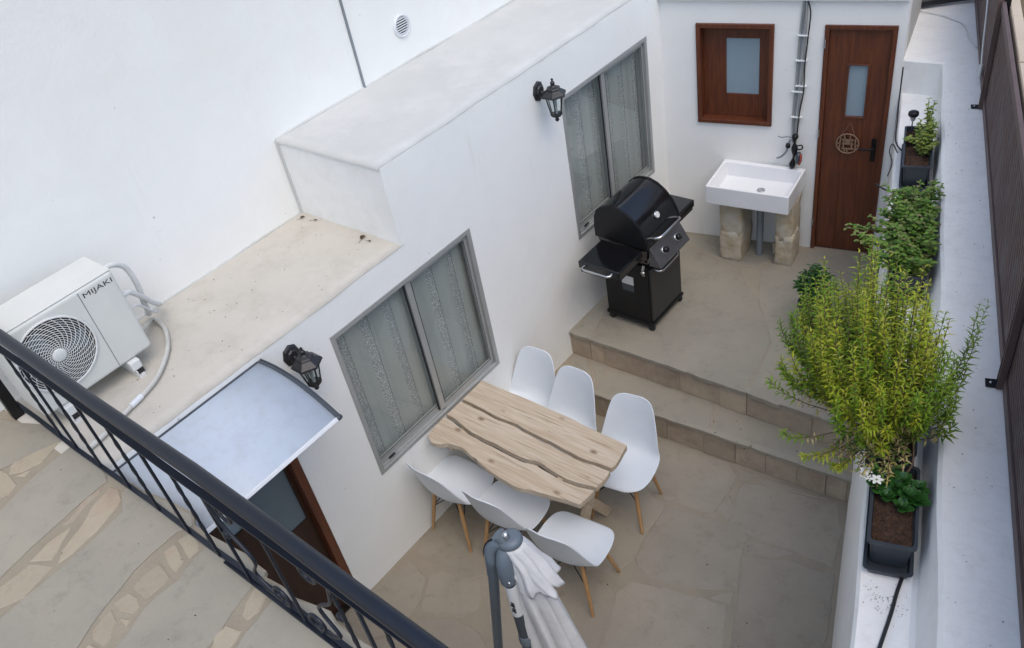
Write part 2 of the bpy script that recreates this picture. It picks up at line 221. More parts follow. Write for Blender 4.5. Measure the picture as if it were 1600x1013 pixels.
# lace curtain: vertical bands of dots on grey net; the pattern follows local Y (along the wall) and Z
def lace():
    m = bpy.data.materials.new('grey_lace_curtain'); m.use_nodes = True
    N = m.node_tree.nodes; L = m.node_tree.links; b = N['Principled BSDF']; b.inputs['Roughness'].default_value = .9
    tc = N.new('ShaderNodeTexCoord'); sp = N.new('ShaderNodeSeparateXYZ'); L.new(tc.outputs['Object'], sp.inputs[0])
    w = N.new('ShaderNodeMath'); w.operation = 'MULTIPLY'; w.inputs[1].default_value = 2 * PI / .205; L.new(sp.outputs['Y'], w.inputs[0])
    s = N.new('ShaderNodeMath'); s.operation = 'SINE'; L.new(w.outputs[0], s.inputs[0])
    band = N.new('ShaderNodeMapRange'); band.inputs['From Min'].default_value = .25; band.inputs['From Max'].default_value = .45; L.new(s.outputs[0], band.inputs['Value'])
    w3 = N.new('ShaderNodeMath'); w3.operation = 'SINE'; a3 = N.new('ShaderNodeMath'); a3.operation = 'ADD'; a3.inputs[1].default_value = -.95
    L.new(w.outputs[0], a3.inputs[0]); L.new(a3.outputs[0], w3.inputs[0])
    edge = N.new('ShaderNodeMapRange'); edge.inputs['From Min'].default_value = .993; edge.inputs['From Max'].default_value = .998; L.new(w3.outputs[0], edge.inputs['Value'])
    mp = N.new('ShaderNodeMapping'); mp.inputs['Scale'].default_value = (0.01, 1, 1); L.new(tc.outputs['Object'], mp.inputs[0])
    v = N.new('ShaderNodeTexVoronoi'); v.inputs['Scale'].default_value = 95; L.new(mp.outputs[0], v.inputs['Vector'])
    dots = N.new('ShaderNodeMapRange'); dots.inputs['From Min'].default_value = .42; dots.inputs['From Max'].default_value = .28; L.new(v.outputs['Distance'], dots.inputs['Value'])
    mp2 = N.new('ShaderNodeMapping'); mp2.inputs['Scale'].default_value = (0.01, 60, 260); L.new(tc.outputs['Object'], mp2.inputs[0])
    n = N.new('ShaderNodeTexNoise'); n.inputs['Scale'].default_value = 1.0; L.new(mp2.outputs[0], n.inputs['Vector'])
    base = N.new('ShaderNodeMix'); base.data_type = 'RGBA'; base.inputs[6].default_value = (.34, .35, .325, 1); base.inputs[7].default_value = (.47, .48, .45, 1)
    L.new(n.outputs['Fac'], base.inputs[0])
    dm = N.new('ShaderNodeMath'); dm.operation = 'MULTIPLY'; L.new(dots.outputs[0], dm.inputs[0]); L.new(band.outputs[0], dm.inputs[1])
    bd = N.new('ShaderNodeMix'); bd.data_type = 'RGBA'; L.new(band.outputs[0], bd.inputs[0]); L.new(base.outputs[2], bd.inputs[6]); bd.inputs[7].default_value = (.34, .345, .33, 1)
    mx = N.new('ShaderNodeMix'); mx.data_type = 'RGBA'; L.new(dm.outputs[0], mx.inputs[0]); L.new(bd.outputs[2], mx.inputs[6]); mx.inputs[7].default_value = (.66, .67, .64, 1)
    m2 = N.new('ShaderNodeMix'); m2.data_type = 'RGBA'; L.new(edge.outputs[0], m2.inputs[0]); L.new(mx.outputs[2], m2.inputs[6]); m2.inputs[7].default_value = (.22, .225, .215, 1)
    L.new(m2.outputs[2], b.inputs['Base Color'])
    return m
M['lace'] = lace()

def glass(name, col=(1, 1, 1), rough=0.0, alpha=.12):
    m = bpy.data.materials.new(name); m.use_nodes = True
    N = m.node_tree.nodes; L = m.node_tree.links
    out = N['Material Output']; N.remove(N['Principled BSDF'])
    t = N.new('ShaderNodeBsdfTransparent'); t.inputs[0].default_value = (*col, 1)
    g = N.new('ShaderNodeBsdfGlossy'); g.inputs['Roughness'].default_value = rough
    f0 = N.new('ShaderNodeLayerWeight'); f0.inputs[0].default_value = .5
    f = N.new('ShaderNodeMath'); f.operation = 'POWER'; f.inputs[1].default_value = 4.0; L.new(f0.outputs['Facing'], f.inputs[0])
    a = N.new('ShaderNodeMath'); a.operation = 'MULTIPLY_ADD'; a.inputs[1].default_value = .80; a.inputs[2].default_value = .055
    L.new(f.outputs[0], a.inputs[0])
    mx = N.new('ShaderNodeMixShader'); L.new(a.outputs[0], mx.inputs[0]); L.new(t.outputs[0], mx.inputs[1]); L.new(g.outputs[0], mx.inputs[2])
    L.new(mx.outputs[0], out.inputs[0]); return m
M['glass'] = glass('clear_window_glass', (.86, .90, .90))
M['frost'] = mat('frosted_glass', (.27, .35, .40), .22, (.25, .33, .38), 3)
M['frost_dark'] = mat('frosted_glass_shade_tinted', (.135, .18, .21), .22, (.12, .16, .19), 3)  # darker copy of the frosted glass, door shade mixed into its colour
M['poly'] = mat('blue_white_polycarbonate', (.47, .53, .60), .45, (.45, .51, .58), 2, coat=.2, col3=(.42, .46, .51), scale3=14)

# ------------------------------------------------------------------ mesh helpers
class MB:
    def __init__(s): s.v = []; s.f = []; s.sm = []
    def add(s, vs, fs, smooth=False):
        o = len(s.v); s.v += [tuple(p) for p in vs]; s.f += [tuple(o + i for i in f) for f in fs]; s.sm += [smooth] * len(fs); return s
    def box(s, a, b):
        (x0, y0, z0), (x1, y1, z1) = a, b
        x0, x1 = sorted((x0, x1)); y0, y1 = sorted((y0, y1)); z0, z1 = sorted((z0, z1))
        vs = [(x0, y0, z0), (x1, y0, z0), (x1, y1, z0), (x0, y1, z0), (x0, y0, z1), (x1, y0, z1), (x1, y1, z1), (x0, y1, z1)]
        return s.add(vs, [(0, 3, 2, 1), (4, 5, 6, 7), (0, 1, 5, 4), (1, 2, 6, 5), (2, 3, 7, 6), (3, 0, 4, 7)])
    def hexa(s, b4, t4):     # two quads, bottom and top
        return s.add(list(b4) + list(t4), [(0, 3, 2, 1), (4, 5, 6, 7), (0, 1, 5, 4), (1, 2, 6, 5), (2, 3, 7, 6), (3, 0, 4, 7)])
    def bar(s, a, b, w, h, up=(0, 0, 1)):
        a = Vector(a); b = Vector(b); d = (b - a).normalized(); u = Vector(up)
        if abs(d.dot(u)) > .99: u = Vector((1, 0, 0))
        x = d.cross(u).normalized() * w / 2; y = x.cross(d).normalized() * h / 2
        return s.hexa([a - x - y, a + x - y, a + x + y, a - x + y], [b - x - y, b + x - y, b + x + y, b - x + y])
    def tube(s, pts, r, n=10, cap=True, smooth=True, rfun=None):
        pts = [Vector(p) for p in pts]; k = len(pts); rings = []
        t0 = (pts[1] - pts[0]).normalized(); u = Vector((0, 0, 1)) if abs(t0.z) < .9 else Vector((1, 0, 0))
        u = (u - t0 * u.dot(t0)).normalized()
        for i, p in enumerate(pts):
            t = ((pts[min(i + 1, k - 1)] - pts[max(i - 1, 0)])).normalized()
            u = (u - t * u.dot(t)).normalized(); w = t.cross(u)
            ri = rfun(i / (k - 1)) if rfun else (r[i] if isinstance(r, (list, tuple)) else r)
            rings.append([p + (u * math.cos(2 * PI * j / n) + w * math.sin(2 * PI * j / n)) * ri for j in range(n)])
        vs = [q for rg in rings for q in rg]
        fs = [(i * n + j, i * n + (j + 1) % n, (i + 1) * n + (j + 1) % n, (i + 1) * n + j) for i in range(k - 1) for j in range(n)]
        s.add(vs, fs, smooth)
        if cap:
            s.add(rings[0], [tuple(range(n - 1, -1, -1))]); s.add(rings[-1], [tuple(range(n))])
        return s
    def lathe(s, prof, c=(0, 0, 0), n=24, mtx=None, smooth=True, sx=1, sy=1):
        vs = []; c = Vector(c)
        for r, z in prof:
            for j in range(n):
                p = Vector((r * sx * math.cos(2 * PI * j / n), r * sy * math.sin(2 * PI * j / n), z))
                if mtx: p = mtx @ p
                vs.append(p + c)
        k = len(prof)
        s.add(vs, [(i * n + j, i * n + (j + 1) % n, (i + 1) * n + (j + 1) % n, (i + 1) * n + j) for i in range(k - 1) for j in range(n)], smooth)
        if prof[0][0] > 1e-4: s.add(vs[:n], [tuple(range(n - 1, -1, -1))])
        if prof[-1][0] > 1e-4: s.add(vs[-n:], [tuple(range(n))])
        return s
    def prism(s, poly, z0, z1, inset=0, dz=0):
        """polygon in XY extruded z0..z1, upper edge eased by inset/dz"""
        n = len(poly); a = sum(poly[i][0] * poly[(i + 1) % n][1] - poly[(i + 1) % n][0] * poly[i][1] for i in range(n))
        if a < 0: poly = poly[::-1]
        if inset:
            ins = inset_poly(poly, inset)
            vs = [(x, y, z0) for x, y in poly] + [(x, y, z1 - dz) for x, y in poly] + [(x, y, z1) for x, y in ins]
            fs = [tuple(range(2 * n, 3 * n))]
            fs += [(i, (i + 1) % n, n + (i + 1) % n, n + i) for i in range(n)] + [(n + i, n + (i + 1) % n, 2 * n + (i + 1) % n, 2 * n + i) for i in range(n)]
        else:
            vs = [(x, y, z0) for x, y in poly] + [(x, y, z1) for x, y in poly]
            fs = [tuple(range(n, 2 * n)), tuple(range(n - 1, -1, -1))] + [(i, (i + 1) % n, n + (i + 1) % n, n + i) for i in range(n)]
        return s.add(vs, fs)
    def mesh(s, name, m, org=(0, 0, 0)):
        me = bpy.data.meshes.new(name); o = Vector(org)
        me.from_pydata([tuple(Vector(p) - o) for p in s.v], [], s.f); me.update()
        me.polygons.foreach_set('use_smooth', s.sm)
        if m is not None: me.materials.append(M[m] if isinstance(m, str) else m)
        return me
    def build(s, name, m, parent=None, bevel=0, seg=2, subsurf=0, local=False):
        """one linked object; vertices are in world metres unless local"""
        org = (0, 0, 0)
        if parent is not None and not local: org = root_loc(parent)
        me = s.mesh(name, m, org); o = bpy.data.objects.new(name, me); C.objects.link(o); o.parent = parent
        if bevel:
            b = o.modifiers.new('bevel', 'BEVEL'); b.width = bevel; b.segments = seg; b.limit_method = 'ANGLE'; b.angle_limit = math.radians(35)
        if subsurf:
            q = o.modifiers.new('sub', 'SUBSURF'); q.levels = subsurf; q.render_levels = subsurf
        return o
def root_loc(o):
    l = Vector((0, 0, 0))
    while o is not None: l += o.location; o = o.parent
    return l
def inset_poly(poly, d):
    n = len(poly); out = []
    for i in range(n):
        p0 = Vector(poly[i - 1]); p1 = Vector(poly[i]); p2 = Vector(poly[(i + 1) % n])
        e1 = (p1 - p0).normalized(); e2 = (p2 - p1).normalized()
        n1 = Vector((-e1.y, e1.x)); n2 = Vector((-e2.y, e2.x)); b = n1 + n2
        if b.length < 1e-6: b = n1
        b.normalize(); k = max(.35, b.dot(n1)); q = p1 + b * (d / k); out.append((q.x, q.y))
    return out
def thing(name, label, cat, loc=(0, 0, 0), rz=0, group=None, kind=None):
    o = bpy.data.objects.new(name, None); C.objects.link(o); o.location = loc; o.rotation_euler = (0, 0, rz)
    o.empty_display_size = .1
    return tag(o, label, cat, group, kind)
def tag(o, label=None, cat=None, group=None, kind=None):
    if label: o['label'] = label
    if cat: o['category'] = cat
    if group: o['group'] = group
    if kind: o['kind'] = kind
    return o
def copy_tree(o, parent=None):
    c = o.copy(); C.objects.link(c); c.parent = parent
    for ch in [x for x in bpy.data.objects if x.parent == o]: copy_tree(ch, c)
    return c
def roughen(poly, step=.03, amp=.004, seed=0):
    """hand-cut edge: subdivide the outline and wobble it"""
    out = []; n = len(poly)
    for i in range(n):
        a = Vector((*poly[i], 0)); b = Vector((*poly[(i + 1) % n], 0)); k = max(1, int((b - a).length / step))
        for j in range(k):
            p = a.lerp(b, j / k); w = noise.noise_vector(Vector((p.x * 9, p.y * 9, seed))) * amp * 2.2
            out.append((p.x + w.x, p.y + w.y))
    return out
def smoothpoly(poly, it=1):
    for _ in range(it):
        out = []; n = len(poly)
        for i in range(n):
            a = Vector(poly[i]); b = Vector(poly[(i + 1) % n]); out += [tuple(a.lerp(b, .22)), tuple(a.lerp(b, .78))]
        poly = out
    return poly
def bez(p0, p1, p2, n):
    p0, p1, p2 = Vector(p0), Vector(p1), Vector(p2)
    return [(1 - t) ** 2 * p0 + 2 * t * (1 - t) * p1 + t * t * p2 for t in [i / n for i in range(n + 1)]]
def spline(pts, n=6):
    pts = [Vector(p) for p in pts]; out = []
    for i in range(len(pts) - 1):
        p0 = pts[max(i - 1, 0)]; p1 = pts[i]; p2 = pts[i + 1]; p3 = pts[min(i + 2, len(pts) - 1)]
        for k in range(n):
            t = k / n
            out.append(.5 * ((2 * p1) + (p2 - p0) * t + (2 * p0 - 5 * p1 + 4 * p2 - p3) * t * t + (3 * p1 - p0 - 3 * p2 + p3) * t ** 3))
    out.append(pts[-1]); return out

# ================================================================== THE SETTING
def struct(o): o['kind'] = 'structure'; return o
mb = MB(); mb.add([(-120, -120, -.30), (120, -120, -.30), (120, 120, -.30), (-120, 120, -.30)], [(0, 1, 2, 3)])
struct(mb.build('ground', 'ground'))
wall_base = lambda y: 2.843 - .3024 * (y - 2.985)        # foot of the courtyard wall
ledge_out = lambda y: 3.243 - .3087 * (y - 1.86)
ledge_in = lambda y: 3.430 - .3033 * (y - 1.98)
top_in = lambda y: 3.520 - .3100 * (y - 1.86)
top_out = lambda y: 3.724 - .3140 * (y - 1.963) + .10
TH = math.atan(.2059); bwy = lambda x: 6.007 + .2059 * x     # skewed back wall

# lower courtyard floor: recessed mortar bed, each stone a piece of its own
mb = MB(); mb.prism([(-.02, -2.6), (4.3, -2.6), (wall_base(-2.6) + .1, -2.6), (wall_base(4.2) + .1, 4.2), (-.02, 4.2)], -.28, -.004)
floor = struct(mb.build('courtyard_floor', 'mortar_low'))
def stones(polys, z, parent, name, m, ins=.004, dz=.003, depth=.035, amp=.005, sm=1, step=.035):
    for i, p in enumerate(polys):
        p = smoothpoly(p, sm) if sm else p
        p = roughen(p, step, amp, seed=i)
        MB().prism(p, z - depth, z + random.uniform(-.0015, .0015), ins, dz).build(name, m, parent)
extra = [[(2.0, -.2), (2.55, -.15), (2.62, .55), (1.95, .5)], [(2.62, -.2), (3.3, -.15), (3.2, .6), (2.7, .55)], [(1.9, .6), (2.6, .65), (2.55, 1.35), (1.85, 1.3)],
         [(2.68, .68), (3.4, .7), (3.22, 1.3), (2.62, 1.35)], [(1.2, -.2), (1.92, -.2), (1.85, .5), (1.2, .5)], [(1.2, .58), (1.8, .6), (1.75, 1.35), (1.15, 1.3)],
         [(.4, .0), (1.12, .0), (1.12, .6), (.4, .55)], [(.45, .68), (1.1, .68), (1.05, 1.15), (.45, 1.1)]]
stones([inset_poly(p_ if sum(p_[i][0] * p_[(i + 1) % len(p_)][1] - p_[(i + 1) % len(p_)][0] * p_[i][1] for i in range(len(p_))) > 0 else p_[::-1], -.012) for p_ in COURT], 0.0, floor, 'paving_stone', 'slab_low', sm=0, amp=.008)
stones(extra, 0.0, floor, 'paving_stone', 'slab_low')

# two steps up to the upper terrace
y1f = lambda x: 3.925 + .066 * x; y2f = lambda x: 4.286 + .02 * x
steps = struct(thing('courtyard_steps', None, None, (0, 0, 0)))
xe = lambda y: wall_base(y) + .05
MB().prism([(-.02, y1f(0) + .02), (xe(4.08), y1f(2.55) + .02), (xe(4.4), 4.40), (-.02, 4.36)], -.2, .246).build('step_core', 'mortar_low', steps)
MB().prism([(-.02, y2f(0) + .02), (xe(4.35), y2f(2.45) + .02), (1.98, bwy(2.0) + .3), (-.02, bwy(0) + .2)], -.2, .4965).build('terrace_core', 'mortar_low', steps)
def grow(ps, d): return [inset_poly(p_ if sum(p_[i][0] * p_[(i + 1) % len(p_)][1] - p_[(i + 1) % len(p_)][0] * p_[i][1] for i in range(len(p_))) > 0 else p_[::-1], -d) for p_ in ps]
stones(grow(MID, .006), .25, steps, 'tread_slab', 'slab', sm=0, amp=.004)
stones(grow(TERR, .014), .50, steps, 'terrace_slab', 'slab', sm=0, amp=.004)
def risers(js, yf, z0, z1, seed):
    rr = random.Random(seed)
    for a, b in zip(js[:-1], js[1:]):
        n = MB(); d = rr.uniform(-.004, .006); g = .0025
        poly = roughen([(a + g, yf(a) + d), (b - g, yf(b) + d + rr.uniform(-.004, .004)), (b - g, yf(b) + .05), (a + g, yf(a) + .05)], .05, .003, seed + a)
        n.prism(poly, z0, z1 - rr.uniform(0, .006), .004, .004).build('riser_stone', 'riser', steps)
risers([-.01, .2] + UPJ[1:-1] + [2.12, 2.45], lambda x: y2f(x) + .012, .25, .482, 3)
risers([0.0, .28, .55] + LOJ + [2.56], lambda x: y1f(x) + .012, 0.0, .235, 9)
for (x0, x1, y, z) in ((0.0, 1.12, y2f, .485), (1.13, 2.42, y2f, .485), (0, .80, y1f, .236), (.81, 1.78, y1f, .236), (1.79, 2.52, y1f, .236)):   # nosing strips of the tread slabs
    n = 14; pl = [(x0 + (x1 - x0) * i / n, y(x0 + (x1 - x0) * i / n) + random.uniform(-.004, .004)) for i in range(n + 1)]
    pl += [(x1, y(x1) + .055), (x0, y(x0) + .055)]
    MB().prism(pl, z - .012, z + .0135, .003, .003).build('tread_edge', 'slab', steps)

# upper landing beside the roof, with rows of tan stones between grey slabs
edge = ROOF_EDGE
land = [(-.975, -3.0), (3.0, -3.0), (3.0, .70)] + [(2.30, .755)] + edge[::-1][1:] + [(-.40, .68), (-.975, .645)]
landing = struct(MB().prism(land, 2.278, 2.3005).prism([(-.97, -2.99), (2.98, -2.99), (2.98, .60), (-.97, .60)], 2.10, 2.2775).build('stone_landing', 'mortar'))
stones(ROOF_SLABS, 2.3065, landing, 'paving_slab', 'slab', ins=.004, dz=.002, depth=.03, amp=.004, sm=0)
stones([inset_poly(p_ if sum(p_[i][0] * p_[(i + 1) % len(p_)][1] - p_[(i + 1) % len(p_)][0] * p_[i][1] for i in range(len(p_))) > 0 else p_[::-1], -.004) for p_ in ROOF_STONES], 2.3060, landing, 'paving_stone', 'tan', ins=.005, dz=.004, depth=.03, amp=.005, sm=0, step=.02)
stones([[(x, y), (x + .55, y), (x + .55, y + .5), (x, y + .5)] for x in (1.5, 2.12) for y in (-.9, -.35, .12)], 2.306, landing, 'paving_slab', 'slab', depth=.03)

# ================================================================== BUILDINGS
# low white house on the left of the courtyard: walls with true openings
house = thing('courtyard_house', 'low white house with two flat roof levels and grey curtained sliding windows on the courtyard', 'house', (0, 3, 0))
ZR, ZH, YB, XR = 2.302, 2.855, 2.821, -.983
T_ = .13
holes = [(.62, 1.612, -.2, 2.06), (2.109, 3.4195, .8285, 2.0725), (4.586, 5.78, 1.2545, 2.4974)]
w = MB()
ys = [-3.0, .62, 1.612, 2.109, YB, 3.4195, 4.586, 5.78, 6.35]
for a, b in zip(ys[:-1], ys[1:]):
    top = ZR - .012 if b <= YB + 1e-6 else ZH - .012
    if b <= .63: top = 2.098
    segs = [(-.28, top)]
    for h in holes:
        if a >= h[0] - 1e-6 and b <= h[1] + 1e-6: segs = [(-.28, h[2]), (h[3], top)]
    for z0, z1 in segs:
        if z1 > z0 + .001: w.box((-T_, a, z0), (0, b, z1))
w.build('front_wall', 'wall', house)
w = MB(); w.box((XR + .01, YB, ZR - .05), (-T_, YB + .14, ZH - .012)); w.build('step_wall', 'wall_rough', house)
def wobbly_slab(x0, x1, y0, y1, z, th, seed, name, m, parent, over=.008):
    """roof sheet with hand-trowelled edge over the wall and gentle unevenness"""
    nx, ny = 10, max(8, int((y1 - y0) / .09)); vs = []; fs = []
    for j in range(ny + 1):
        for i in range(nx + 1):
            x = x0 + (x1 - x0) * i / nx; y = y0 + (y1 - y0) * j / ny
            nz = noise.noise(Vector((x * 2.5, y * 2.5, seed))) * .005
            if i == nx: x += over + noise.noise(Vector((0, y * 6, seed))) * .006; nz -= .004
            vs.append((x, y, z + nz))
    nn = (nx + 1)
    for j in range(ny):
        for i in range(nx): fs.append((j * nn + i, j * nn + i + 1, (j + 1) * nn + i + 1, (j + 1) * nn + i))
    o = len(vs)
    for j in range(ny + 1): x, y, zz = vs[j * nn + nx]; vs.append((x - .012, y, zz - th))
    for j in range(ny): fs.append((j * nn + nx, o + j, o + j + 1, (j + 1) * nn + nx))
    for i in range(nx + 1): x, y, zz = vs[i]; vs.append((x, y - .003, zz - th))
    o2 = o + ny + 1
    for i in range(nx): fs.append((i, o2 + i, o2 + i + 1, i + 1))
    mb = MB(); mb.add(vs, fs, True); return mb.build(name, m, parent)
wobbly_slab(XR, 0, .62, YB + .02, ZR, .02, 1.3, 'low_roof', 'rooflow', house, over=.004)
wobbly_slab(XR, 0, YB - .006, 6.35, ZH, .02, 5.7, 'high_roof', 'roofhigh', house, over=.004)
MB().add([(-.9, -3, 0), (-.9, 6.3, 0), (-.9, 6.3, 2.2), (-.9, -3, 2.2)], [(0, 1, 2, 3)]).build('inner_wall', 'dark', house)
# plaster fillets where roofs meet the tall wall (soft hand-made corner)
f = MB()
f.tube(spline([(XR + .002, .7 + i * .27, ZR + .0 + .003 * math.sin(i * 2.1)) for i in range(9)], 3), .010, 8)
f.tube(spline([(XR + .004, YB + i * .3, ZH + .0 + .004 * math.sin(i * 1.7)) for i in range(13)], 3), .011, 8)
f.tube([(XR + .01, YB - .002, ZR - .01), (XR + .01, YB - .002, ZH)], .012, 8)
f.build('plaster_fillet', 'roofhigh', house)

def sliding_window(y0, y1, z0, z1, mid):
    """aluminium two-leaf sliding window; frame flush with the plaster"""
    fr = MB(); t = .035; D0, D1 = -.075, .006
    fr.box((D0, y0, z1 - t), (D1, y1, z1)); fr.box((D0, y0, z0), (D1, y1, z0 + t * .9))
    fr.box((D0, y0, z0 + t * .9), (D1, y0 + t, z1 - t)); fr.box((D0, y1 - t, z0 + t * .9), (D1, y1, z1 - t))
    for k, x in enumerate((-.018, -.045)): fr.box((x - .003, y0 + t, z0 + t * .9), (x + .003, y1 - t, z0 + t * .9 + .014))
    win = fr.build('window', 'alu', house, bevel=.0025)
    s = .030
    def sash(a, b, x, wide_left, wide_right):
        q = MB(); lo, hi = z0 + t * .9 + .004, z1 - t - .004
        q.box((x - .011, a, lo), (x + .011, a + wide_left, hi)); q.box((x - .011, b - wide_right, lo), (x + .011, b, hi))
        q.box((x - .010, a + wide_left, lo), (x + .010, b - wide_right, lo + .05)); q.box((x - .010, a + wide_left, hi - .028), (x + .010, b - wide_right, hi))
        q.build('sash', 'alu', win, bevel=.002, local=False)
        g = MB(); e = .004
        for (p, r_) in (((x + .0115, a + wide_left, lo + .05), (x + .0125, a + wide_left + e, hi - .028)), ((x + .0115, b - wide_right - e, lo + .05), (x + .0125, b - wide_right, hi - .028)),
                       ((x + .0115, a + wide_left + e, lo + .05), (x + .0125, b - wide_right - e, lo + .055))): g.box(p, r_)
        g.build('seal', 'rubber', win)
        MB().add([(x, a + wide_left - .004, lo + .045), (x, b - wide_right + .004, lo + .045), (x, b - wide_right + .004, hi - .024), (x, a + wide_left - .004, hi - .024)], [(0, 1, 2, 3)]).build('glass_pane', 'glass', win)
    sash(y0 + t + .002, mid + .012, -.055, .022, .028)
    sash(mid - .022, y1 - t - .002, -.026, .046, .028)
    r = MB(); r.box((-.0365, mid - .034, z0 + .05), (-.030, mid - .0225, z1 - .05)); r.build('seal', 'rubber', win)
    c = MB(); n = 60; vs = []; fs = []
    for i in range(n + 1):
        y = y0 + .02 + (y1 - y0 - .04) * i / n; x = -.098 + .006 * math.sin(i * .9) + .003 * math.sin(i * 2.3)
        vs += [(x, y, z0 + .01), (x, y, z1 - .01)]
    fs = [(2 * i, 2 * i + 2, 2 * i + 3, 2 * i + 1) for i in range(n)]
    c.add(vs, fs, True); c.build('curtain', 'lace', win)
    h = MB(); h.box((-.012, y0 + .105, z0 + .062), (.000, y0 + .165, z0 + .078)); h.build('latch', 'rubber', win, bevel=.003)
sliding_window(2.109, 3.4195, .8285, 2.0725, 2.795)
sliding_window(4.586, 5.78, 1.2545, 2.4974, 5.16)
# brown door under the canopy
d = MB(); d.box((-.12, 1.552, 0), (.004, 1.610, 2.058)); d.box((-.12, .622, 0), (.004, .68, 2.058)); d.box((-.12, .68, 2.0), (.004, 1.552, 2.058))
dr = d.build('door', 'wood_red', house, bevel=.004)
q = MB(); q.box((-.105, .682, .01), (-.065, 1.03, 1.998)); q.box((-.105, 1.03, .01), (-.065, 1.55, .95)); q.box((-.105, 1.03, 1.90), (-.065, 1.55, 1.998))
q.box((-.105, 1.14, .95), (-.065, 1.25, 1.90)); q.box((-.105, 1.03, .95), (-.065, 1.14, 1.27)); q.box((-.105, 1.528, .95), (-.065, 1.55, 1.90)); q.build('door_leaf', 'wood_dark', dr)
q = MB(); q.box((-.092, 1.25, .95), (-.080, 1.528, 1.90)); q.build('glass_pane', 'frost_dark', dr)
q = MB(); q.box((-.092, 1.03, 1.27), (-.080, 1.14, 1.90)); q.build('glass_pane', 'frost', dr)

# tall white house wall on the far left
tall = thing('tall_house', 'tall blank white house wall with a round vent, rising behind the flat roofs', 'house', (XR, 3, 0))
MB().box((-7, -6, -.3), (XR, 10.5, 6.5)).build('wall', 'wall', tall)
MB().tube([(XR + .006, 3.642, ZH), (XR + .007, 3.643, 4.6), (XR + .006, 3.640, 6.4)], .0095, 8).build('conduit', 'pvc', tall)
rot_x = Matrix(((0, 0, 1), (1, 0, 0), (0, 1, 0)))          # local xy disc turned to face +X
v = MB(); v.lathe([(.082, 0), (.082, .010), (.076, .016), (.068, .014), (.066, .006), (.0, .004)], (XR + .001, 4.12, 3.118), 32, rot_x)
vent = v.build('round_vent', 'alu_white', tall)
for k in range(7):
    h = -.051 + k * .017; half = math.sqrt(max(.0661 ** 2 - h * h, 1e-5)) - .003
    MB().bar((XR + .012, 4.12 - half, 3.118 + h), (XR + .012, 4.12 + half, 3.118 + h), .003, .0075, (.0, 0, 1)).build('slat', 'alu_white', vent)
MB().lathe([(.066, 0), (0, .0005)], (XR + .0065, 4.12, 3.118), 24, rot_x).build('vent_mouth', 'dark', vent)

# outhouse across the far end
oh = thing('outhouse', 'small white outhouse with a brown window and brown door at the courtyard end', 'house', (0, 6.007, 0), TH)
o = MB()
hx = [-.6, .301, .924, 1.299, 1.812, 1.868]
hl = {(.301, .924): (1.663, 2.524), (1.299, 1.812): (.3, 2.524)}
for a, b in zip(hx[:-1], hx[1:]):
    for k, (z0, z1) in hl.items():
        if abs(k[0] - a) < 1e-6: segs = [(-.2, z0), (z1, 2.715)]; break
    else: segs = [(-.2, 2.715)]
    for z0, z1 in segs: o.box((a, 0, z0), (b, .16, z1))
o.build('wall', 'wall', oh, local=True)
o = MB(); o.box((-.6, .16, 2.6), (1.868, 3.4, 2.715)); o.box((1.84, .16, -.2), (1.868, 3.4, 2.6)); o.build('roof', 'roofhigh', oh, local=True)
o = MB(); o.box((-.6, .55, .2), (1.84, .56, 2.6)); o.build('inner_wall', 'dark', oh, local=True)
o = MB(); o.box((-.2, -.035, 2.712), (1.868, .16, 2.745)); o.build('eave_slab', 'ledge', oh, bevel=.006, local=True)
# brown window: deep frame, recessed sash, frosted pane
a, b, z0, z1 = .301, .924, 1.663, 2.524; t = .036
q = MB(); q.box((a, -.022, z1 - t), (b, .10, z1)); q.box((a, -.022, z0), (b, .10, z0 + t)); q.box((a, -.022, z0 + t), (a + t, .10, z1 - t)); q.box((b - t, -.022, z0 + t), (b, .10, z1 - t))
win = q.build('window', 'wood_red', oh, bevel=.004, local=True)
g0, g1, h0, h1 = .525, .795, 1.90, 2.375
q = MB(); q.box((a + t, .070, z0 + t), (g0, .098, z1 - t)); q.box((g1, .070, z0 + t), (b - t, .098, z1 - t)); q.box((g0, .070, z0 + t), (g1, .098, h0)); q.box((g0, .070, h1), (g1, .098, z1 - t)); q.build('sash', 'wood_red', win, bevel=.003, local=True)
q = MB(); q.box((g0 - .003, .082, h0 - .003), (g1 + .003, .090, h1 + .003)); q.build('glass_pane', 'frost', win, local=True)
# brown door
a, b, z0, z1 = 1.299, 1.812, .50, 2.524; t = .034
q = MB(); q.box((a, -.015, z1 - t), (b, .10, z1)); q.box((a, -.015, z0), (a + t, .10, z1 - t)); q.box((b - t, -.015, z0), (b, .10, z1 - t))
dr = q.build('door', 'wood_red', oh, bevel=.004, local=True)
g0, g1, h0, h1 = 1.492, 1.630, 1.780, 2.205
q = MB(); q.box((a + t, .016, z0 + .006), (g0, .056, z1 - t)); q.box((g1, .016, z0 + .006), (b - t, .056, z1 - t)); q.box((g0, .016, z0 + .006), (g1, .056, h0)); q.box((g0, .016, h1), (g1, .056, z1 - t)); q.build('door_leaf', 'wood_red', dr, bevel=.003, local=True)
q = MB(); q.box((g0 - .014, .006, h0 - .014), (g1 + .014, .0158, h0)); q.box((g0 - .014, .006, h1), (g1 + .014, .0158, h1 + .014)); q.box((g0 - .014, .006, h0), (g0, .0158, h1)); q.box((g1, .006, h0), (g1 + .014, .0158, h1)); q.build('pane_bead', 'wood_red', dr, bevel=.003, local=True)
q = MB(); q.box((g0, .030, h0), (g1, .038, h1)); q.build('glass_pane', 'frost', dr, local=True)
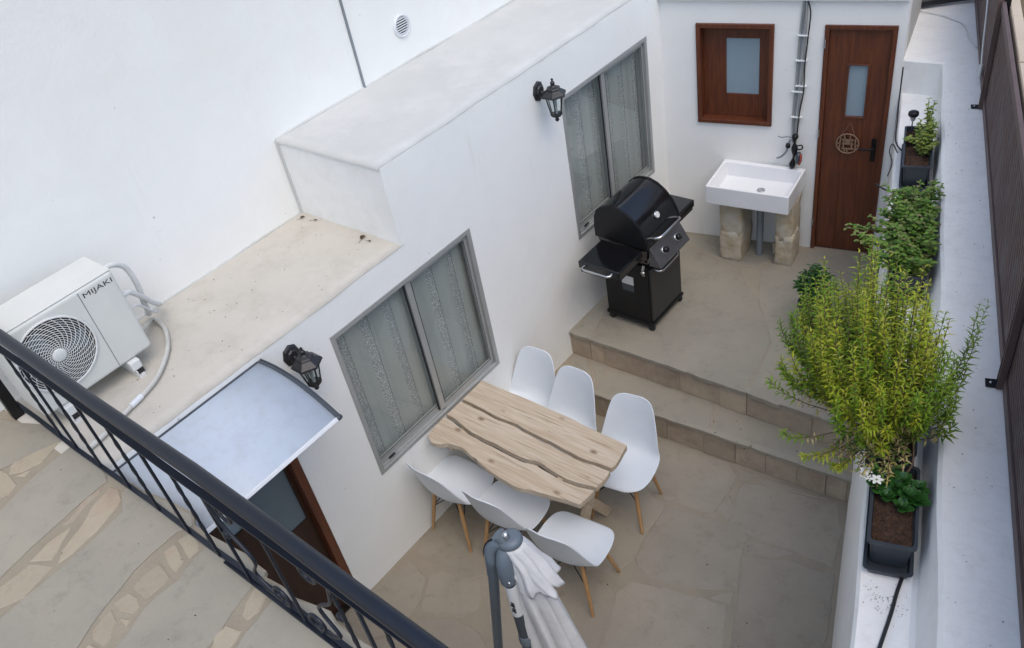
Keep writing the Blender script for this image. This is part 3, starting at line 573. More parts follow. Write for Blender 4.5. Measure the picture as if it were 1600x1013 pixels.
q = MB(); q.box((1.712, .004, 1.40), (1.748, .0158, 1.60)); q.tube([(1.73, .01, 1.535), (1.73, -.04, 1.535), (1.715, -.05, 1.534), (1.625, -.05, 1.528)], .0095, 10); q.build('door_handle', 'black_matt', dr, bevel=.002, local=True)
for z in (.75, 1.60, 2.35): MB().tube([(1.306, -.02, z), (1.306, -.02, z + .07)], .008, 8).build('hinge', 'steel', dr, local=True)

# thick white courtyard wall on the right: ledge at 2.0 m and higher back part at 2.26 m
cw = thing('courtyard_wall', 'thick white wall with a planter ledge and a weathered flat top, under the fence', 'wall', (3, 3, 0))
ZL, ZT = 2.0, 2.262
m1 = MB(); m2 = MB(); m3 = MB(); N_ = 46; Y0, Y1 = -2.4, 6.46
for i in range(N_ + 1):
    y = Y0 + (Y1 - Y0) * i / N_; wv = lambda k, a: noise.noise(Vector((y * 2.2, k, 0))) * a
    prof = [(wall_base(y) + wv(1, .010), -.2), (wall_base(y) * .5 + ledge_out(y) * .5 + wv(2, .014), 1.0), (ledge_out(y) - .008 + wv(3, .010), ZL - .02), (ledge_out(y) + .006 + wv(3, .010), ZL + wv(5, .004)),
            (ledge_in(y) - .02 + wv(4, .008), ZL + wv(6, .005)), (ledge_in(y) + wv(4, .010), ZL + .02), (top_in(y) - .012 + wv(7, .010), ZT - .018), (top_in(y) + .006 + wv(7, .010), ZT + wv(8, .003)), (top_out(y), ZT + wv(9, .004)), (top_out(y), -.2)]
    m1.v += [(x, y, z) for x, z in prof]
K = 10
for i in range(N_):
    for j in range(K - 1):
        f_ = (i * K + j, (i + 1) * K + j, (i + 1) * K + j + 1, i * K + j + 1)
        tgt = m2 if j in (3, 7) else m1
        tgt.f.append(f_); tgt.sm.append(False)
m2.v = m1.v
m1.build('wall_face', 'wall_rough', cw); m2.build('wall_top', 'ledge', cw)
e = MB(); ye = Y1; e.prism([(1.812, 6.40), (top_out(6.36) - .0, 6.44), (top_out(8.6), 8.6), (1.15, 8.6)], -.2, ZT - .003, .01, .01); e.build('wall_end', 'wall_rough', cw)
# (wall end closes the ledge against the outhouse)

# neighbouring coping and ground beyond the fence
fx = lambda y: 3.724 - .3140 * (y - 1.963)                     # fence foot line
nb = thing('neighbour_wall', 'tan stone coping of the neighbouring wall seen just beyond the fence top', 'wall', (3.3, 3, 0))
body = MB(); body.prism([(fx(y) + d, y) for y, d in ((-2, .065), (8.6, .065), (8.6, .112), (-2, .112))], -.2, 2.90); body.build('wall', 'wall_rough', nb)
for k in range(17):
    y = -1.8 + k * .62; MB().prism([(fx(y) + .060, y), (fx(y + .612) + .060, y + .612), (fx(y + .612) + .122, y + .612), (fx(y) + .122, y)], 2.90, 2.94 + random.uniform(-.003, .003), .006, .006).build('coping_stone', 'coping', nb)
mb = MB(); mb.prism([(fx(-6) + .3, -6), (fx(12) + .3, 12), (14, 12), (14, -6)], -.25, .9); me = mb.build('neighbour_garden', 'earth'); struct(me)

# ================================================================== FENCE
UPV = Vector((0, 0, 1)); FD = Vector((-.3140, 1, 0)).normalized(); FN = Vector((FD.y, -FD.x, 0))     # along the fence, and outward
def fp(y, off=0, z=0): return Vector((fx(y), y, z)) + FN * off
fence = thing('board_fence', 'grey brown grooved composite board fence on black metal posts standing on the white wall', 'fence', tuple(fp(3, .03, ZT)))
def groove_board(y0, y1, z0, h, plain=False, off=.022):
    th = .022; pr = []
    if plain: pr = [(0, 0), (0, h)]
    else:
        ng = 5; s = h / ng; pr = []
        for k in range(ng): pr += [(0, k * s + .004), (0, (k + 1) * s - .009), (.010, (k + 1) * s - .007), (.010, (k + 1) * s - .0005)]
        pr = [(0, 0)] + pr[:-1] + [(.010, h)]
    vs = []; n = len(pr)
    for y in (y0, y1):
        for d, z in pr: vs.append(fp(y, off + d, z0 + z))
        vs.append(fp(y, off + th, z0 + h)); vs.append(fp(y, off + th, z0))
    m = n + 2; fs = [(j, m + j, m + (j + 1) % m, (j + 1) % m) for j in range(m)] + [tuple(range(m)), tuple(range(2 * m - 1, m - 1, -1))]
    return MB().add(vs, fs)
posts = [.55, 3.222, 5.80, 8.3]
for y0, y1 in zip(posts[:-1], posts[1:]):
    groove_board(y0 + .012, y1 - .012, ZT + .012, .062, True, .012).build('rail_board', 'board_end', fence, bevel=.002)
    for k in range(4): groove_board(y0 + .012, y1 - .012, ZT + .080 + k * .143, .139).build('board', 'board', fence)
    groove_board(y0 + .012, y1 - .012, ZT + .655, .050, True, .010).build('rail_board', 'board_end', fence, bevel=.002)
for y in posts[1:]:
    p = MB(); a = fp(y, .035, ZT + .005); p.bar(a, a + UPV * .715, .052, .050, FD); ps = p.build('post', 'black_matt', fence, bevel=.003)
    p = MB(); s = fp(y - .028, .004, ZT + .005); p.bar(s, s + UPV * .712, .010, .030, FN); s = fp(y + .028, .004, ZT + .005); p.bar(s, s + UPV * .712, .010, .020, FN); p.build('post_edge', 'board_end', ps)
    p = MB(); a = fp(y, -.052, ZT + .006); b = fp(y, .03, ZT + .006); p.bar(a, b, .052, .007); p.build('foot_plate', 'black_matt', ps, bevel=.002)
    q = fp(y, -.030, ZT + .009); MB().lathe([(.007, 0), (.006, .004), (0, .005)], q, 10).build('screw', 'steel', ps)
    for z in (.13, .42, .70): q = fp(y, -.0, ZT + z); MB().lathe([(.0065, 0), (.005, .003), (0, .004)], q, 10, Matrix(((0, 0, -FN.x), (FD.x, 0, -FN.y), (0, 1, 0)))).build('screw', 'steel', ps)

# ================================================================== BALCONY RAILING
rl = thing('balcony_railing', 'dark navy wrought iron railing with round handrail crossing the lower left foreground', 'railing', (-.372, .69, 2.306))
MB().tube(HAND, .0285, 18).build('handrail', 'navy', rl)
b = MB()
for p, q in zip(UNDER[:-1], UNDER[1:]): b.bar(p, q, .030, .008)
b.build('top_rail', 'navy', rl)
b = MB()
for p, q in zip(BOT[:-1], BOT[1:]): b.bar(p, q, .022, .012)
b.build('bottom_rail', 'navy', rl)
b = MB(); b.bar((1.05, .675, 2.338), (2.25, .672, 2.338), .016, .010); b.build('lower_rail', 'navy', rl)
for i, x in enumerate(BALX):
    mb = MB(); yy = .677; z0, z1 = 2.355, 2.918; n = 30; w_ = .0062; tw = (i % 2 == 0)
    vs = []; fs = []
    for k in range(n + 1):
        t = k / n; a = PI / 4 + (2.5 * PI * max(0, min(1, (t - .15) / .7)) if tw else 0)
        for j in range(4): vs.append((x + w_ * 1.35 * math.cos(a + j * PI / 2), yy + w_ * 1.35 * math.sin(a + j * PI / 2), z0 + (z1 - z0) * t))
    fs = [(k * 4 + j, k * 4 + (j + 1) % 4, (k + 1) * 4 + (j + 1) % 4, (k + 1) * 4 + j) for k in range(n) for j in range(4)]
    mb.add(vs, fs, tw); mb.build('baluster', 'navy', rl)
MB().bar((-.84, .640, 2.29), (-.84, .640, 3.06), .056, .056, (0, 1, 0)).build('post', 'black_matt', rl, bevel=.004)
# scroll panel between the two groups of balusters
def scroll(cx, cz, r0, turns, a0, sgn, y=.677):
    return [(cx + sgn * r0 * (1 - .78 * t) * math.cos(a0 + turns * 2 * PI * t), y, cz + r0 * (1 - .78 * t) * math.sin(a0 + turns * 2 * PI * t)) for t in [i / 22 for i in range(23)]]
def flat(pts, nm='scroll'):
    b = MB()
    for p, q in zip(pts[:-1], pts[1:]): b.bar(p, q, .020, .006, (0, 1, 0) if abs(Vector(q)[2] - Vector(p)[2]) < 0 else (0, 0, 1))
    return b
for s, x0, x1 in ((1, 1.235, 1.565), (-1, 1.935, 1.605)):
    pts = spline([(x0, .677, 2.86), (x0 + s * .05, .677, 2.72), (x0 + s * .16, .677, 2.60), (x0 + s * .10, .677, 2.47), (x0 + s * .20, .677, 2.40)], 8)
    MB().tube(pts, .0075, 6).build('scroll', 'navy', rl)
    MB().tube(scroll(x0 + s * .235, 2.435, .062, 1.25, -PI / 2, s), .0075, 6).build('scroll', 'navy', rl)
    MB().tube(scroll(x0 + s * .12, 2.845, .055, 1.15, PI * .9, s), .0075, 6).build('scroll', 'navy', rl)
    MB().lathe([(.0, -.012), (.018, -.006), (.022, 0), (.018, .006), (0, .012)], (x0 + s * .02, .677, 2.66), 14, Matrix.Rotation(PI / 2, 3, 'X')).build('rosette', 'navy', rl)
MB().tube([(1.585, .677, 2.36), (1.585, .677, 2.915)], .007, 6).build('baluster', 'navy', rl)

# ================================================================== DOOR CANOPY
can = thing('door_canopy', 'pale blue white plastic door canopy with dark end caps, fixed over the brown door', 'canopy', (0, 1.2, 2.262))
def arc(t): # t 0 wall .. 1 front
    return (.012 + .60 * t, 2.256 + .028 * math.sin(PI * min(1, t * .93 + .03)) * 1.0 - .140 * t * t)
n = 26; Ya, Yb = .665, 1.632; vs = []; fs = []
for k in range(n + 1):
    x, z = arc(k / n); vs += [(x, Ya, z), (x, Yb, z), (x, Ya, z - .006), (x, Yb, z - .006)]
for k in range(n):
    a = 4 * k; fs += [(a, a + 4, a + 5, a + 1), (a + 2, a + 3, a + 7, a + 6), (a, a + 2, a + 6, a + 4), (a + 1, a + 5, a + 7, a + 3)]
MB().add(vs, fs, True).build('canopy_sheet', 'poly', can)
for y in (Ya - .001, Yb + .012):
    b = MB()
    for k in range(n):
        x0, z0 = arc(k / n); x1, z1 = arc((k + 1) / n); b.bar((x0, y, z0 - .004), (x1, y, z1 - .004), .026, .024)
        b.bar((x0, y + .007, z0 + .011), (x1, y + .007, z1 + .011), .006, .005)
    ec = b.build('end_cap', 'umb_dark', can)
    x, z = arc(1); MB().lathe([(.0, -.016), (.013, -.015), (.015, 0), (.013, .015), (0, .016)], (x + .004, y, z - .004), 14, Matrix.Rotation(PI / 2, 3, 'X')).build('cap_button', 'umb_dark', ec)
x, z = arc(1); b = MB(); b.bar((x + .004, Ya + .012, z - .003), (x + .004, Yb, z - .003), .022, .018, (1, 0, .6)); b.build('front_strip', 'alu_white', can, bevel=.003)
b = MB(); b.box((.001, Ya, 2.235), (.016, Yb, 2.262)); b.build('wall_strip', 'umb_dark', can)

# ================================================================== WALL LANTERNS
def lantern(label, loc, rz=0):
    t = thing('wall_lantern', label, 'lamp', loc, rz, 'black lanterns on the house wall')
    H6 = 6
    b = MB(); mt = Matrix(((0, 0, 1), (1, 0, 0), (0, 1, 0)))
    b.lathe([(.060, 0), (.060, .006), (.050, .014), (.036, .018), (.030, .028), (.0, .030)], (0, 0, 0), 8, mt, smooth=False, sy=1.25); b.build('wall_plate', 'black_metal', t, bevel=.002, local=True)
    b = MB(); b.tube(spline([(.02, 0, .0), (.055, 0, -.012), (.10, 0, .012), (.135, 0, .05), (.138, 0, .075)], 6), .009, 10); b.lathe([(0, 0), (.014, .006), (.017, .018), (.011, .03), (0, .033)], (.138, 0, .062), 12); b.lathe([(0, 0), (.008, .004), (.010, .012), (.0, .022)], (.138, 0, .095), 10); b.build('bracket_arm', 'black_metal', t, local=True)
    cx = .138
    b = MB(); b.lathe([(.016, .066), (.026, .054), (.032, .046), (.090, .004), (.094, -.006), (.088, -.012), (.060, -.010)], (cx, 0, 0), H6, smooth=False); b.lathe([(.045, .030), (.054, .036), (.046, .044), (.03, .050)], (cx, 0, .004), H6, smooth=False); b.build('lamp_roof', 'black_metal', t, bevel=.0015, local=True)
    b = MB()
    for k in range(6):
        a = k * PI / 3; b.tube([(cx + .064 * math.cos(a), .064 * math.sin(a), -.010), (cx + .038 * math.cos(a), .038 * math.sin(a), -.150)], .0042, 6)
    b.lathe([(.042, -.146), (.044, -.152), (.034, -.164), (.014, -.174), (.012, -.186), (.016, -.192), (.010, -.204), (0, -.210)], (cx, 0, 0), 12)
    b.build('cage', 'black_metal', t, local=True)
    b = MB(); b.lathe([(.060, -.012), (.036, -.148)], (cx, 0, 0), H6, smooth=False)
    g = b.build('lamp_glass', 'glass', t, local=True); g.data.polygons[len(g.data.polygons) - 1]
    b = MB(); b.tube([(cx, 0, -.15), (cx, 0, -.09)], .011, 10); b.lathe([(0, -.09), (.012, -.085), (.016, -.06), (.010, -.035), (0, -.03)], (cx, 0, 0), 10); b.build('bulb', 'bulb', t, local=True)
    return t
l2 = lantern('black six sided wall lantern at the upper left corner of the farther window', (.001, 4.352, 2.655))
l1 = copy_tree(l2); l1.location = (.001, 1.838, 2.148); l1['label'] = 'black six sided wall lantern just beside the pale blue door canopy'

# ================================================================== AIR CONDITIONER
ac = thing('air_conditioner', 'cream outdoor air conditioner unit with round fan grille on the low roof', 'air conditioner', (-.64, .95, ZR))
XF = -.492; ya, yb, za, zb = .690, 1.338, 2.408, 2.930
b = MB(); b.box((-.775, ya, za), (XF, yb, zb)); b.build('casing', 'ac', ac, bevel=.022, seg=4)
b = MB(); b.box((-.772, ya + .003, zb - .002), (XF - .006, yb - .003, zb + .006)); b.build('lid', 'ac', ac, bevel=.008, seg=3)
b = MB(); b.box((XF - .003, 1.129, 2.425), (XF + .0015, 1.133, 2.915)); b.build('panel_seam', 'pvc', ac)
FC = Vector((XF, .900, 2.690)); FR = .195
b = MB(); b.lathe([(FR, -.001), (0, .0005)], FC + Vector((.001, 0, 0)), 48, rot_x); gr = b.build('fan_grille', 'dark', ac)
ring = MB()
def ring_path(r, x, n=64): return [(XF + x, FC.y + r * math.cos(2 * PI * i / n), FC.z + r * math.sin(2 * PI * i / n)) for i in range(n + 1)]
ring.tube(ring_path(FR + .004, .006), .0065, 8)
for k in range(1, 14): ring.tube(ring_path(.036 + (FR - .036) * k / 14, .006 + .018 * math.cos(PI / 2 * k / 14)), .0017, 5)
ring.build('grille_ring', 'acgrille', gr)
sp = MB()
for k in range(26):
    a0 = 2 * PI * k / 26
    sp.tube([(XF + .0065 + .018 * math.cos(PI / 2 * t), FC.y + (.034 + (FR - .034) * t) * math.cos(a0 + 1.05 * t), FC.z + (.034 + (FR - .034) * t) * math.sin(a0 + 1.05 * t)) for t in [i / 9 for i in range(10)]], .0019, 5)
sp.build('grille_arm', 'acgrille', gr)
b = MB(); b.lathe([(.037, .014), (.036, .026), (.030, .030), (0, .031)], FC, 28, rot_x); b.build('grille_hub', 'acgrille', gr)
bl = MB()
for k in range(3):
    a0 = 2 * PI * k / 3; vs = []
    for i in range(7):
        t = i / 6; r_ = .03 + .145 * t
        for s_, xx in ((-.42, -.0), (.42, .0)): vs.append((XF + .0022 + (.004 if s_ > 0 else 0), FC.y + r_ * math.cos(a0 + s_ * (1 - .2 * t)), FC.z + r_ * math.sin(a0 + s_ * (1 - .2 * t))))
    bl.add(vs, [(2 * i, 2 * i + 1, 2 * i + 3, 2 * i + 2) for i in range(6)])
bl.build('fan_blade', 'umb_grey', gr)
# maker's name on the upper right of the front
def lettering(txt, name, m, parent, width, height, mtx, ext=.0006):
    cu = bpy.data.curves.new(name, 'FONT'); cu.body = txt; cu.size = 1; cu.extrude = 0.0; cu.resolution_u = 3
    to = bpy.data.objects.new(name + '_curve', cu); C.objects.link(to); bpy.context.view_layer.update()
    me = bpy.data.meshes.new_from_object(to.evaluated_get(bpy.context.evaluated_depsgraph_get()))
    bpy.data.objects.remove(to); bpy.data.curves.remove(cu)
    xs = [v.co.x for v in me.vertices]; ysv = [v.co.y for v in me.vertices]; sx = width / (max(xs) - min(xs)); sy = height / (max(ysv) - min(ysv)); x0, y0 = min(xs), min(ysv)
    org = root_loc(parent) if parent else Vector()
    for v in me.vertices: v.co = mtx @ Vector(((v.co.x - x0) * sx, (v.co.y - y0) * sy, 0)) - org
    me.name = name; me.materials.clear(); me.materials.append(M[m])
    o = bpy.data.objects.new(name, me); C.objects.link(o); o.parent = parent; return o
lettering('MIJAKI', 'lettering', 'ink', ac, .165, .036, Matrix(((0, 0, 1, XF + .0012), (1, 0, 0, 1.150), (0, 1, 0, 2.862), (0, 0, 0, 1))))
for y in (.80, 1.20):
    b = MB(); b.box((-.80, y - .02, ZR), (-.455, y + .02, ZR + .012)); b.box((-.80, y - .02, ZR + .012), (-.455, y - .014, ZR + .05)); ft = b.build('foot', 'acgrille', ac)
    b = MB(); b.box((-.52, y - .014, ZR + .012), (-.475, y + .03, ZR + .05)); b.box((-.75, y - .014, ZR + .012), (-.70, y + .03, ZR + .105)); b.build('rubber_pad', 'rubber', ft, bevel=.004)
    b = MB(); b.box((-.56, y - .030, ZR + .05), (-.465, y + .030, ZR + .106)); b.build('foot_block', 'acgrille', ft, bevel=.006)
# insulated pipes at the far end of the unit
MB().tube(spline([(-.66, 1.335, 2.86), (-.665, 1.40, 2.865), (-.685, 1.47, 2.80), (-.70, 1.49, 2.66), (-.73, 1.485, 2.52), (-.78, 1.50, 2.42), (-.90, 1.53, 2.36)], 6), .016, 10).build('insulated_pipe', 'foam', ac)
MB().tube(spline([(-.60, 1.335, 2.70), (-.61, 1.40, 2.70), (-.66, 1.47, 2.60), (-.72, 1.53, 2.50), (-.80, 1.585, 2.42), (-.92, 1.60, 2.40)], 6), .015, 10).build('insulated_pipe', 'foam', ac)
MB().tube(spline([(-.60, 1.335, 2.60), (-.62, 1.41, 2.60), (-.70, 1.50, 2.46), (-.78, 1.56, 2.40)], 6), .007, 8).build('cable', 'foam', ac)
drain = MB().tube(spline([(-.66, 1.33, 2.47), (-.70, 1.39, 2.40)] + [(x, y, z) for x, y, z in HOSE[1:]], 5), .014, 10); dh = drain.build('drain_hose', 'hose', None)
tag(dh, 'cream drain hose curving over the low roof beside the air conditioner', 'hose')
b = MB(); p0, p1 = Vector(HOSE[7]), Vector(HOSE[6]); b.tube([p0, p0.lerp(p1, .8)], .017, 10); b.build('hose_sleeve', 'alu_white', dh)

# ================================================================== DINING TABLE
tb = thing('garden_table', 'weathered wooden table of three live-edge planks pushed against the wall under the window', 'table', (.7, 2.86, 0))
TZ = .84
A_ = [(.010, 2.946), (.10, 2.952), (.25, 2.946), (.393, 2.940), (.55, 2.948), (.70, 2.930), (.826, 2.937), (.95, 2.925), (1.082, 2.916), (1.22, 2.930), (1.347, 2.940), (1.352, 2.99), (1.340, 3.08), (1.328, 3.165), (1.318, 3.176), (1.10, 3.185), (.80, 3.200), (.50, 3.205), (.25, 3.196), (.010, 3.200)]
B_ = [(.010, 2.772), (.12, 2.764), (.22, 2.742), (.33, 2.727), (.50, 2.722), (.691, 2.713), (.80, 2.722), (.89, 2.742), (1.00, 2.732), (1.121, 2.716), (1.25, 2.738), (1.352, 2.760), (1.356, 2.85), (1.352, 2.926), (1.22, 2.918), (1.082, 2.900), (.95, 2.911), (.826, 2.921), (.70, 2.918), (.55, 2.936), (.393, 2.930), (.25, 2.937), (.10, 2.943), (.010, 2.936)]
C_ = [(.030, 2.550), (.065, 2.528), (.100, 2.505), (.150, 2.508), (.185, 2.524), (.221, 2.560), (.280, 2.572), (.33, 2.574), (.48, 2.548), (.621, 2.515), (.75, 2.498), (.859, 2.494), (.93, 2.505), (.993, 2.524), (1.16, 2.560), (1.331, 2.590), (1.345, 2.66), (1.352, 2.744), (1.25, 2.722), (1.121, 2.700), (1.00, 2.716), (.89, 2.726), (.80, 2.706), (.691, 2.698), (.50, 2.706), (.33, 2.711), (.22, 2.726), (.12, 2.748), (.012, 2.756), (.016, 2.65)]
for P_ in (A_, B_, C_):
    z = TZ + random.uniform(-.002, .002); MB().prism(roughen(inset_poly(P_ if sum(P_[i][0] * P_[(i + 1) % len(P_)][1] - P_[(i + 1) % len(P_)][0] * P_[i][1] for i in range(len(P_))) > 0 else P_[::-1], .0065), .03, .0035, P_[3][0]), z - .042, z, .003, .003).build('plank', 'table', tb)
b = MB()
for x in (.22, 1.10):
    for y_, z_ in ((2.60, 0), (3.08, 0)): pass
for x in (.20, 1.08):
    MB().bar((x, 2.70, TZ - .045), (x, 3.16, .0), .075, .045, (1, 0, 0)).build('leg', 'table', tb, bevel=.003)
    MB().bar((x + .048, 3.13, TZ - .045), (x + .048, 2.68, .0), .075, .045, (1, 0, 0)).build('leg', 'table', tb, bevel=.003)
    MB().box((x - .03, 2.58, TZ - .09), (x + .03, 3.16, TZ - .0445)).build('cross_beam', 'table', tb, bevel=.003)
MB().box((.2, 2.885, .40), (1.11, 2.925, .47)).build('stretcher', 'table', tb, bevel=.003)

# ================================================================== CHAIRS
def chair_shell():
    SZ = .465
    P_ = [(.218, .436, .085, 0), (.212, .447, .140, 0), (.190, .458, .190, .002), (.150, .461, .220, .006), (.09, .457, .236, .014), (.03, .450, .241, .022), (-.05, .445, .240, .03), (-.115, .450, .234, .04), (-.165, .476, .224, .055),
          (-.198, .526, .213, .062), (-.218, .593, .201, .054), (-.235, .663, .188, .045), (-.252, .733, .174, .036), (-.268, .798, .157, .027), (-.279, .842, .137, .018), (-.286, .866, .108, .012), (-.290, .880, .060, .006)]
    P_ = [Vector((p[0], p[1], p[2] * 1.04, p[3])) for p in P_]
    k = len(P_); prof = []
    for i in range(k - 1):
        p0, p1, p2, p3 = P_[max(i - 1, 0)], P_[i], P_[i + 1], P_[min(i + 2, k - 1)]
        for s in range(3):
            t = s / 3; prof.append(.5 * ((2 * p1) + (p2 - p0) * t + (2 * p0 - 5 * p1 + 4 * p2 - p3) * t * t + (3 * p1 - p0 - 3 * p2 + p3) * t ** 3))
    prof.append(P_[-1]); n = 14; vs = []; fs = []; kk = len(prof)
    for i, (y, z, hw, curl) in enumerate([tuple(p) for p in prof]):
        q0 = prof[max(i - 1, 0)]; q1 = prof[min(i + 1, kk - 1)]; ty, tz = q1[0] - q0[0], q1[1] - q0[1]; l = math.hypot(ty, tz) or 1
        ny, nz = -tz / l * -1, ty / l * -1      # surface normal towards the sitter
        ny, nz = tz / l, -ty / l
        if i == 0: pass
        for j in range(n + 1):
            u = -1 + 2 * j / n; uu = math.sin(u * PI / 2 * .98) / math.sin(PI / 2 * .98)
            h = curl * (abs(uu) ** 2.4)
            vs.append((hw * uu, y + ny * h, z + nz * h))
    for i in range(kk - 1):
        for j in range(n): fs.append((i * (n + 1) + j, i * (n + 1) + j + 1, (i + 1) * (n + 1) + j + 1, (i + 1) * (n + 1) + j))
    return MB().add(vs, fs, True)
def make_chair(label, loc, rz):
    t = thing('shell_chair', label, 'chair', loc, rz, 'white shell chairs round the wooden table')
    sh = chair_shell().build('seat_shell', 'chair', t, local=True)
    so = sh.modifiers.new('thick', 'SOLIDIFY'); so.thickness = .008; so.offset = 0
    bv = sh.modifiers.new('sub', 'SUBSURF'); bv.levels = 1; bv.render_levels = 1
    for sx in (-1, 1):
        for sy in (-1, 1):
            a = Vector((sx * .125, sy * .105 - .01, .435)); b_ = Vector((sx * .198, sy * .200 + (.01 if sy < 0 else 0), 0))
            MB().tube([a, a.lerp(b_, .25), a.lerp(b_, .6), b_], [.0135, .0165, .0145, .0105], 12).build('leg', 'beech', t, local=True)
    w_ = MB(); r = .0042
    def T(sx, sy, f): a = Vector((sx * .125, sy * .105 - .01, .435)); b_ = Vector((sx * .198, sy * .200, 0)); return a.lerp(b_, f)
    for s in (-1, 1):
        w_.tube([T(s, 1, .42), (s * .07, .0, .405), (s * .02, -.02, .43)], r, 6); w_.tube([T(s, -1, .42), (s * .07, .0, .405)], r, 6)
        w_.tube([T(-1, s, .42), (0, s * .07, .385), T(1, s, .42)], r, 6)
        w_.tube([T(s, 1, .1), T(s, 1, .0) + Vector((-s * .03, -.03, .02))], r * 1.3, 6)
        w_.bar((s * .13, -.11, .438), (s * .13, .10, .444), .018, .004)
    w_.bar((-.13, .08, .444), (.13, .08, .444), .018, .004); w_.bar((-.13, -.10, .438), (.13, -.10, .438), .018, .004)
    w_.build('wire_brace', 'black_matt', t, local=True)
    return t
ch = make_chair('white shell chair nearest the parasol, on the near side by the free table end', (1.262, 2.545, 0), math.radians(6))
for lab, loc, rz in (('white shell chair in the middle of the near row, back towards the railing', (.725, 2.555, 0), 3),
                     ('white shell chair of the near row right against the house wall', (.232, 2.530, 0), -2),
                     ('white shell chair on the far side of the table, tucked against the house wall', (.225, 3.365, 0), 183),
                     ('white shell chair in the middle of the far row, under the table edge', (.615, 3.320, 0), 180),
                     ('white shell chair pulled out at the free end of the table beside the steps', (1.175, 3.285, 0), 190)):
    c_ = copy_tree(ch); c_.location = loc; c_.rotation_euler = (0, 0, math.radians(rz)); c_['label'] = lab

# ================================================================== BARBECUE
bq = thing('gas_barbecue', 'black gas barbecue with domed lid, two knobs and steel handles on the upper terrace', 'barbecue', (.42, 4.85, .5))
xa, xb, ya, yb = .205, .640, 4.610, 5.085
MB().box((xa, ya, .585), (xb - .012, yb, 1.14)).build('cabinet', 'black_matt', bq, bevel=.006)
for a, b_ in ((ya + .006, (ya + yb) / 2 - .002), ((ya + yb) / 2 + .002, yb - .006)): pass
MB().box((xb - .012, ya + .008, .60), (xb + .006, yb - .008, 1.12)).build('cabinet_door', 'panel_dark' if 'panel_dark' in M else 'black_matt', bq, bevel=.004)
b = MB(); b.box((xa - .012, ya - .010, .560), (xb + .012, yb + .012, .588)); b.build('base_shelf', 'black_matt', bq, bevel=.004)
for x in (xa + .03, xb - .02):
    for y in (ya + .015, yb - .015):
        w_ = MB(); w_.box((x - .014, y - .018, .545), (x + .014, y + .018, .575)); w_.lathe([(0, -.014), (.028, -.013), (.032, -.006), (.032, .006), (.028, .013), (0, .014)], (x, y, .532), 18, Matrix.Rotation(PI / 2, 3, 'X')); w_.build('caster', 'rubber', bq, bevel=.001)
b = MB(); b.hexa([(xa + .02, ya + .02, 1.14), (xb - .02, ya + .02, 1.14), (xb - .02, yb - .02, 1.14), (xa + .02, yb - .02, 1.14)], [(xa - .0, ya - .045, 1.375), (xb + .02, ya - .045, 1.345), (xb + .02, yb - .035, 1.345), (xa - .0, yb - .035, 1.375)]); b.build('firebox', 'black_gloss', bq, bevel=.006)
# domed lid: profile in X-Z extruded along Y
lp = [(.205, 1.375), (.205, 1.48), (.212, 1.555), (.235, 1.612), (.285, 1.655), (.350, 1.675), (.425, 1.675), (.495, 1.648), (.560, 1.600), (.615, 1.535), (.655, 1.460), (.675, 1.395), (.675, 1.362)]
def lid(y0, y1, name, m, grow=0, par=None, caps=True):
    cx, cz = .44, 1.45; P2 = [(cx + (x - cx) * (1 + grow), cz + (z - cz) * (1 + grow)) for x, z in lp]; n = len(P2)
    vs = [(x, y0, z) for x, z in P2] + [(x, y1, z) for x, z in P2]
    fs = [(j, j + 1, n + j + 1, n + j) for j in range(n - 1)] + ([tuple(range(n - 1, -1, -1)), tuple(range(n, 2 * n))])
    mb = MB(); mb.add(vs, fs[:n - 1], True); mb.add(vs, fs[n - 1:], False); return mb.build(name, m, par)
L0 = lid(4.570, 5.035, 'lid', 'black_gloss', 0, bq)
lid(4.552, 4.574, 'lid_end', 'black_matt', .022, L0); lid(5.031, 5.052, 'lid_end', 'black_matt', .022, L0)
b = MB(); b.lathe([(.030, 0), (.030, .008), (.026, .012), (0, .012)], (.620, 4.80, 1.530), 24, Matrix.Rotation(math.radians(62), 3, 'Y')); th = b.build('thermometer', 'steel', L0)
b = MB(); b.lathe([(.024, .0122), (0, .0125)], (.620, 4.80, 1.530), 24, Matrix.Rotation(math.radians(62), 3, 'Y')); b.build('thermometer_dial', 'label', L0)
b = MB(); b.tube([(.665, 4.64, 1.42), (.705, 4.64, 1.432), (.730, 4.652, 1.437), (.740, 4.685, 1.440), (.740, 4.925, 1.440), (.730, 4.955, 1.437), (.705, 4.965, 1.432), (.665, 4.965, 1.42)], .0120, 10); b.build('lid_handle', 'steel', L0)
# slanted control panel with two knobs
pn = Vector((.80, 0, .60)).normalized()
b = MB(); b.hexa([(.655, 4.600, 1.180), (.765, 4.600, 1.190), (.765, 5.045, 1.190), (.655, 5.045, 1.180)], [(.655, 4.600, 1.355), (.665, 4.600, 1.355), (.665, 5.045, 1.355), (.655, 5.045, 1.355)]); cp = b.build('control_panel', 'panel', bq, bevel=.005)
pn = Vector((.855, 0, .518)).normalized()
for y in (4.730, 4.925):
    mk = pn.to_track_quat('Z', 'Y').to_matrix(); c0 = Vector((.7165, y, 1.272))
    MB().lathe([(.034, -.002), (.034, .006), (.029, .009), (0, .009)], c0, 24, mk).build('knob_ring', 'steel', cp)
    MB().lathe([(.025, .008), (.024, .034), (.020, .038), (0, .038)], c0, 24, mk).build('knob', 'black_gloss', cp)
